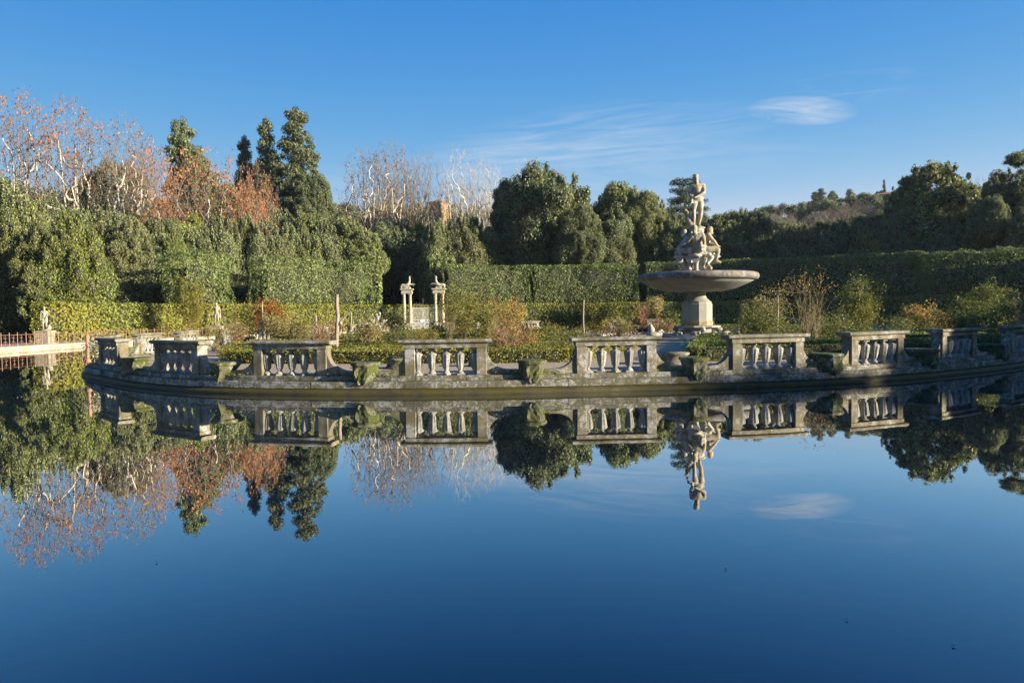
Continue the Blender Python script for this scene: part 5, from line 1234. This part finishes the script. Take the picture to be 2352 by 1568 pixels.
# harpy fountain in the pond
p = at(868, 760, D=66); t = empty('small_fountain', (p.x, p.y, 0)); tag(t, 'small grey fountain with a twin-tailed figure between two shells, left of the goat gate', 'fountain')
mb = MB(); mb.lathe([(0, -.3), (1.5, -.3), (1.5, .5), (1.56, .55), (1.56, .66), (0, .66)], 28); mb.build('basin', M['limestone'], t)
mb = MB(); mb.lathe([(0, .66), (.45, .66), (.5, .75), (.36, .85), (.30, 1.0), (.4, 1.06), (0, 1.06)], 20); mb.build('plinth', M['drum'], t)
for sg in (-1, 1):
    mb = MB(); mb.tube([(sg*.12, 0, 1.1), (sg*.30, 0, 1.3), (sg*.55, -.02, 1.52)], [.1, .12, .2], 8); mb.lathe([(0, 0), (.16, .02), (.32, .14), (.38, .24), (.30, .20), (0, .1)], 18, c=(sg*.58, -.02, 1.42)); mb.build('shell', M['drum'], t)
J = dict(pel=(0, 0, .55, .17), bel=(0, 0, .75, .14), che=(0, -.02, .98, .17), nec=(-.04, -.03, 1.14, .07), hd0=(-.08, -.04, 1.22, .09), hd1=(-.10, -.05, 1.32, .11), Rsh=(.2, 0, 1.04, .07), Rel=(.30, 0, 1.2, .06), Rwr=(.22, 0, 1.36, .06), Lsh=(-.2, 0, 1.04, .07), Lel=(-.34, -.05, .95, .055), Lwr=(-.36, -.1, .78, .045),
   Rhi=(.12, 0, .42, .14), Rkn=(.16, -.03, .18, .10), Ran=(.24, -.04, .02, .08), Lhi=(-.12, 0, .42, .14), Lkn=(-.16, -.03, .18, .10), Lan=(-.24, -.04, .02, .08))
E = [e for e in BE if 'to' not in e[1]]
mobj('figure', fig_mesh('harpy figure', J, E, [((.22, 0, 1.42), .15, (1, .8, 1)), ((-.10, 0, 1.36), .1, (1, 1, 1))], [M['drum']], .035), t, (0, 0, 1.02), 0, (.88,)*3)
p = at(905, 760, D=66.5); mb = MB(); mb.bbox(-.9, .9, -.3, .3, -.3, .95, .03); o = mb.build('stone_block', M['limestone'], loc=(p.x-.2, p.y+.8, 0)); tag(o, 'squared stone block right behind the small grey fountain', 'block')

# ------------------------------------------------------------------ garden statues on the left bank
def gstatue(px, ytop, D, label, kw, extra, rz):
    p = at(px, ytop, D=D); g = .31; t = empty('garden_statue', (p.x, p.y, g)); tag(t, label, 'statue', 'ochre garden statues on the left bank'); H = p.z-g; ph = .95
    mb = MB(); mb.bbox(-.55, .55, -.5, .5, 0, .12, .02); mb.bbox(-.46, .46, -.42, .42, .122, ph-.1, .015); mb.bbox(-.52, .52, -.47, .47, ph-.098, ph, .02); mb.build('pedestal', M['statue'], t)
    s = (H-ph)/1.80; J = standing(**kw); E = list(BE); hands(J, E, 'R', 'Rwr', 0); hands(J, E, 'L', 'Lwr', 0)
    mobj('figure', fig_mesh('garden statue', J, E, face((J['hd1'][0], J['hd1'][1], J['hd1'][2]-.02))+extra+[((0, 0, .02), .22, (1.3, 1.2, .25))], [M['statue']], .026), t, (0, 0, ph+.03), rz, (s,)*3)
    mb = MB()
    return t
gstatue(101, 704, ringpt(101, 46.2)[1], 'draped ochre statue on a block pedestal, leftmost in the photo', dict(Rel=(.22, -.06, 1.12, .05), Rwr=(.14, -.2, .98, .034)), [((-.12, .03, .95), .12, (.8, .8, 3.2)), ((.08, .04, .8), .12, (1.1, .8, 3.2)), ((.28, .0, .22), .16, (1, 1, 1.1)), ((.24, 0, .1), .16, (1.1, 1, .8))], R(25))
gstatue(497, 694, ringpt(497, 46.4)[1], 'standing nude ochre statue in the gap between two low hedges', dict(hd1=(-.02, -.02, 1.67, .085), Rkn=(.11, -.10, .50, .06), Ran=(.14, 0, .09, .042), Lwr=(-.26, -.08, .92, .034)), [((.24, .04, .72), .08, (.8, .8, 3.6)), ((-.22, .03, .74), .06, (.9, .7, 2.2))], R(10))

# ------------------------------------------------------------------ people on the far path
def person(px, ytop, D, label, mats, longhair, rz, z0=.31):
    p = at(px, ytop, D=D); J = standing(Rel=(.25, -.02, 1.12, .05), Rwr=(.20, -.16, .98, .034), Rkn=(.09, -.10, .50, .06), Ran=(.10, -.02, .09, .042)); J = {k: (*v[:3], v[3]*(1.12 if k[:2] not in ('hd', 'ne') else 1)) for k, v in J.items()}
    E = list(BE); hands(J, E, 'R', 'Rwr', 0, (-.05, -.06, -.03)); hands(J, E, 'L', 'Lwr', 0)
    ex = [((0, .05, 1.50), .08, (1.2, .7, 1.6)), ((-.06, .02, 1.6), .05, (1, 1, 2)), ((.06, .02, 1.6), .05, (1, 1, 2))] if longhair else []
    def paint(c):
        if c.z > 1.50: return 3 if (c.z > 1.72 or c.y > .02 or (longhair and abs(c.x) > .07)) else 0
        if (abs(c.x) > .2 and c.z < .93) or (c.y < -.2 and .85 < c.z < 1.05): return 0
        return 1 if c.z > .88 else (2 if c.z > .08 else 3)
    m_ = fig_mesh('person body', J, E, face((0, -.015, 1.65))+ex, [M['skin'], M[mats[0]], M[mats[1]], M[mats[2]]], .022, paint)
    s = (p.z-z0)/1.76; o = mobj('person', m_, None, (p.x, p.y, z0), rz, (s,)*3); tag(o, label, 'person'); return o
person(826, 733, 79, 'person in a dark jacket standing on the far path before the dark avenue', ('cloth_dark', 'cloth_blue', 'hair_dark'), False, R(20))
person(841.5, 738, 81, 'person with auburn hair and pale coat beside the one in the dark jacket', ('cloth_pink', 'cloth_dark', 'hair_red'), True, R(-60))

# ------------------------------------------------------------------ tower and villa
p = at(1008, 470, D=205); zt = p.z; w = 18*205/1568.; zg = tz(p.x, p.y); t = empty('stone_tower', (p.x, p.y, zg), R(-24)); tag(t, 'square ochre tower with a low tiled roof among the bare planes', 'tower'); Hh = zt-zg
mb = MB(); mb.box(-w*.88, w*.88, -w*.88, w*.88, -3, Hh); mb.box(-w*.92, w*.92, -w*.92, w*.92, Hh+.003, Hh+.28); mb.build('wall', M['stucco'], t)
mb = MB(); e = w*1.04; mb.loft([[(-e, -e, Hh+.30), (e, -e, Hh+.30), (e, e, Hh+.30), (-e, e, Hh+.30)], [(-e, -e, Hh+.42), (e, -e, Hh+.42), (e, e, Hh+.42), (-e, e, Hh+.42)], [(-.1, -.1, Hh+1.5), (.1, -.1, Hh+1.5), (.1, .1, Hh+1.5), (-.1, .1, Hh+1.5)]]); mb.tube([(0, 0, Hh+1.4), (0, 0, Hh+2.1)], .08, 6); mb.build('roof', M['tiles'], t)
for (x, zz, ww, hh) in ((.3, Hh-1.6, .28, 1.2), (-.4, Hh-9, .5, .9)):
    mb = MB(); mb.bbox(x-ww, x+ww, -w*.88-.04, -w*.88+.05, zz-hh/2, zz+hh/2, .02); mb.build('window', M['glassdark'], t)
p = at(2040, 444, D=287); zt = p.z; zg = tz(p.x, p.y); t = empty('villa', (p.x, p.y, zg), R(-14)); tag(t, 'ochre villa with a low tiled roof on the far hill', 'villa'); Hh = zt-zg-1.2
mb = MB(); mb.box(-6.5, 6.5, -4, 4, -6, Hh); mb.build('wall', M['stucco'], t)
mb = MB(); mb.loft([[(-7.3, -4.8, Hh+.01), (7.3, -4.8, Hh+.01), (7.3, 4.8, Hh+.01), (-7.3, 4.8, Hh+.01)], [(-7.3, -4.8, Hh+.2), (7.3, -4.8, Hh+.2), (7.3, 4.8, Hh+.2), (-7.3, 4.8, Hh+.2)], [(-3, -.2, Hh+1.7), (3, -.2, Hh+1.7), (3, .2, Hh+1.7), (-3, .2, Hh+1.7)]]); mb.build('roof', M['tiles'], t)
for k in range(5):
    mb = MB(); mb.bbox(-5+k*2.4, -4.1+k*2.4, -4.06, -3.95, Hh-2.4, Hh-.9, .02); mb.build('window', M['glassdark'], t)

# floating leaves on the water
rng = np.random.default_rng(9); pts = []
for (px, py) in [(870, 905), (735, 906), (1180, 903), (1640, 912), (560, 897), (1667, 1307), (1945, 1422), (2190, 1482), (360, 1290)]:
    q = at(px, py, z=.006)
    if q.y > 0 : pts.append(((q.x, q.y), .05 if py < 1000 else .016))
for i, ((x, y), s) in enumerate(pts):
    mb = MB(); n_ = 9; vs = [(0, 0, .003)]+[(s*math.cos(2*PI*j/n_)*(.55+.35*((j*3) % 2)), s*.7*math.sin(2*PI*j/n_)*(.6+.3*(j % 2)), .004*(j % 3)) for j in range(n_)]
    mb.add(vs, [(0, 1+j, 1+(j+1) % n_) for j in range(n_)]); o = mb.build('floating_leaf', M['roseorange' if i < 6 else 'cloth_pink'], loc=(x, y, .006), rz=i*1.3); tag(o, 'small dead leaf floating on the dark water', 'leaf', 'dead leaves floating on the pond')

# ------------------------------------------------------------------ light and sky
EL = R(13.2); SD = Vector((.94, -.345, 0)).normalized(); SUN = Vector((SD.x*math.cos(EL), SD.y*math.cos(EL), math.sin(EL)))
ld = bpy.data.lights.new('sun', 'SUN'); ld.energy = 5.0; ld.angle = R(.5); ld.color = (1., .89, .72)
lo = bpy.data.objects.new('sun', ld); COL.objects.link(lo); lo.rotation_euler = SUN.to_track_quat('Z', 'Y').to_euler(); lo.location = (60, -20, 60)
w = bpy.data.worlds.new('World'); scene.world = w; w.use_nodes = True; nt = w.node_tree; nt.nodes.clear()
out = nt.nodes.new('ShaderNodeOutputWorld'); bg = nt.nodes.new('ShaderNodeBackground'); bg.inputs[1].default_value = .12
sky = nt.nodes.new('ShaderNodeTexSky'); sky.sky_type = 'NISHITA'; sky.sun_disc = False; sky.sun_elevation = EL; sky.sun_rotation = math.atan2(SD.x, SD.y)
sky.air_density = 1.0; sky.dust_density = .25; sky.ozone_density = 3.0; sky.altitude = 100
tc = nt.nodes.new('ShaderNodeTexCoord')
s0 = nt.nodes.new('ShaderNodeSeparateXYZ'); nt.links.new(tc.outputs['Generated'], s0.inputs[0]); c0 = nt.nodes.new('ShaderNodeCombineXYZ')
nt.links.new(mth(nt, 'SQRT', mth(nt, 'SUBTRACT', 1., mth(nt, 'MULTIPLY', s0.outputs[2], s0.outputs[2]), clamp=True)), c0.inputs[1]); nt.links.new(s0.outputs[2], c0.inputs[2])
sun_side = mth(nt, 'ADD', mth(nt, 'MULTIPLY', s0.outputs[0], SD.x), mth(nt, 'MULTIPLY', s0.outputs[1], SD.y))
wv = nt.nodes.new('ShaderNodeMix'); wv.data_type = 'VECTOR'; nt.links.new(ramp(nt, sun_side, [(.32, 0.), (.75, 1.)]), wv.inputs[0]); nt.links.new(c0.outputs[0], wv.inputs[4]); nt.links.new(tc.outputs['Generated'], wv.inputs[5])
nt.links.new(wv.outputs[1], sky.inputs[0])   # even the sky out sideways, as the photo shows it
sp = nt.nodes.new('ShaderNodeSeparateXYZ'); nt.links.new(tc.outputs['Generated'], sp.inputs[0])
yy = mth(nt, 'MAXIMUM', sp.outputs[1], .02); u = mth(nt, 'DIVIDE', sp.outputs[0], yy); v = mth(nt, 'DIVIDE', sp.outputs[2], yy)
def cloud(u0, v0, a, b, rot, su, sv, lo_, hi_, amt, seed):
    du = mth(nt, 'SUBTRACT', u, u0); dv = mth(nt, 'SUBTRACT', v, v0)
    x = mth(nt, 'ADD', mth(nt, 'MULTIPLY', du, math.cos(rot)), mth(nt, 'MULTIPLY', dv, math.sin(rot))); y = mth(nt, 'SUBTRACT', mth(nt, 'MULTIPLY', dv, math.cos(rot)), mth(nt, 'MULTIPLY', du, math.sin(rot)))
    r2 = mth(nt, 'ADD', mth(nt, 'POWER', mth(nt, 'ABSOLUTE', mth(nt, 'DIVIDE', x, a)), 2.), mth(nt, 'POWER', mth(nt, 'ABSOLUTE', mth(nt, 'DIVIDE', y, b)), 2.))
    g = mth(nt, 'SUBTRACT', 1., r2, clamp=True)
    cb = nt.nodes.new('ShaderNodeCombineXYZ'); nt.links.new(mth(nt, 'MULTIPLY', x, su), cb.inputs[0]); nt.links.new(mth(nt, 'MULTIPLY', y, sv), cb.inputs[1]); cb.inputs[2].default_value = seed
    n_ = noise(nt, cb.outputs[0], 1., 6, .62, .9)
    return mth(nt, 'MULTIPLY', mth(nt, 'MULTIPLY', mth(nt, 'POWER', g, .8), ramp(nt, n_, [(lo_, 0.), (hi_, 1.)])), amt)
cl = [cloud(.425, .289, .082, .022, -.03, 9, 60, .32, .70, .80, 1.), cloud(.13, .252, .27, .055, .10, 5, 60, .42, .80, .45, 2.), cloud(.16, .225, .33, .05, .03, 4, 45, .42, .85, .30, 3.), cloud(.05, .20, .24, .05, -.05, 5, 40, .40, .80, .32, 6.), cloud(.5, .32, .14, .03, .1, 7, 70, .5, .85, .25, 5.), cloud(-.26, .19, .12, .03, 0, 5, 50, .4, .8, .25, 7.)]
s = cl[0]
for c in cl[1:]: s = mth(nt, 'ADD', s, c, clamp=True)
sc_ = nt.nodes.new('ShaderNodeSeparateColor'); nt.links.new(sky.outputs[0], sc_.inputs[0]); cc = nt.nodes.new('ShaderNodeCombineColor')
EXP = 1.62; K = 1/(.12*2**EXP)
for ch, (ref, tgt, g, cap) in enumerate(((.82, .056, 2.5, .60), (1.57, .285, 1.05, .75), (2.8, .71, .25, .95))):
    q = mth(nt, 'MULTIPLY', mth(nt, 'POWER', mth(nt, 'DIVIDE', sc_.outputs[ch], ref), g), tgt*K)
    nt.links.new(mth(nt, 'MINIMUM', q, cap*K), cc.inputs[ch])
c = mixc(nt, s, cc.outputs[0], (.80*K, .82*K, .86*K)); nt.links.new(c, bg.inputs[0]); nt.links.new(bg.outputs[0], out.inputs[0])
scene.view_settings.view_transform = 'Standard'; scene.view_settings.look = 'None'; scene.view_settings.exposure = EXP; scene.view_settings.gamma = 1.
m, nt, out = node_mat('thin air'); vp = nt.nodes.new('ShaderNodeVolumePrincipled'); vp.inputs['Density'].default_value = .0001; vp.inputs['Color'].default_value = (.80, .87, .95, 1); vp.inputs['Anisotropy'].default_value = .2
nt.links.new(vp.outputs[0], out.inputs['Volume']); mb = MB(); mb.box(-700, 700, -120, 900, -2.5, 95); o = mb.build('haze', m); tag(o, 'thin pale air softening the far hills', 'haze', kind='stuff')
scene.cycles.volume_bounces = 0
scene.cycles.max_bounces = 6; scene.cycles.diffuse_bounces = 3; scene.cycles.glossy_bounces = 3; scene.cycles.transmission_bounces = 2; scene.cycles.transparent_max_bounces = 4
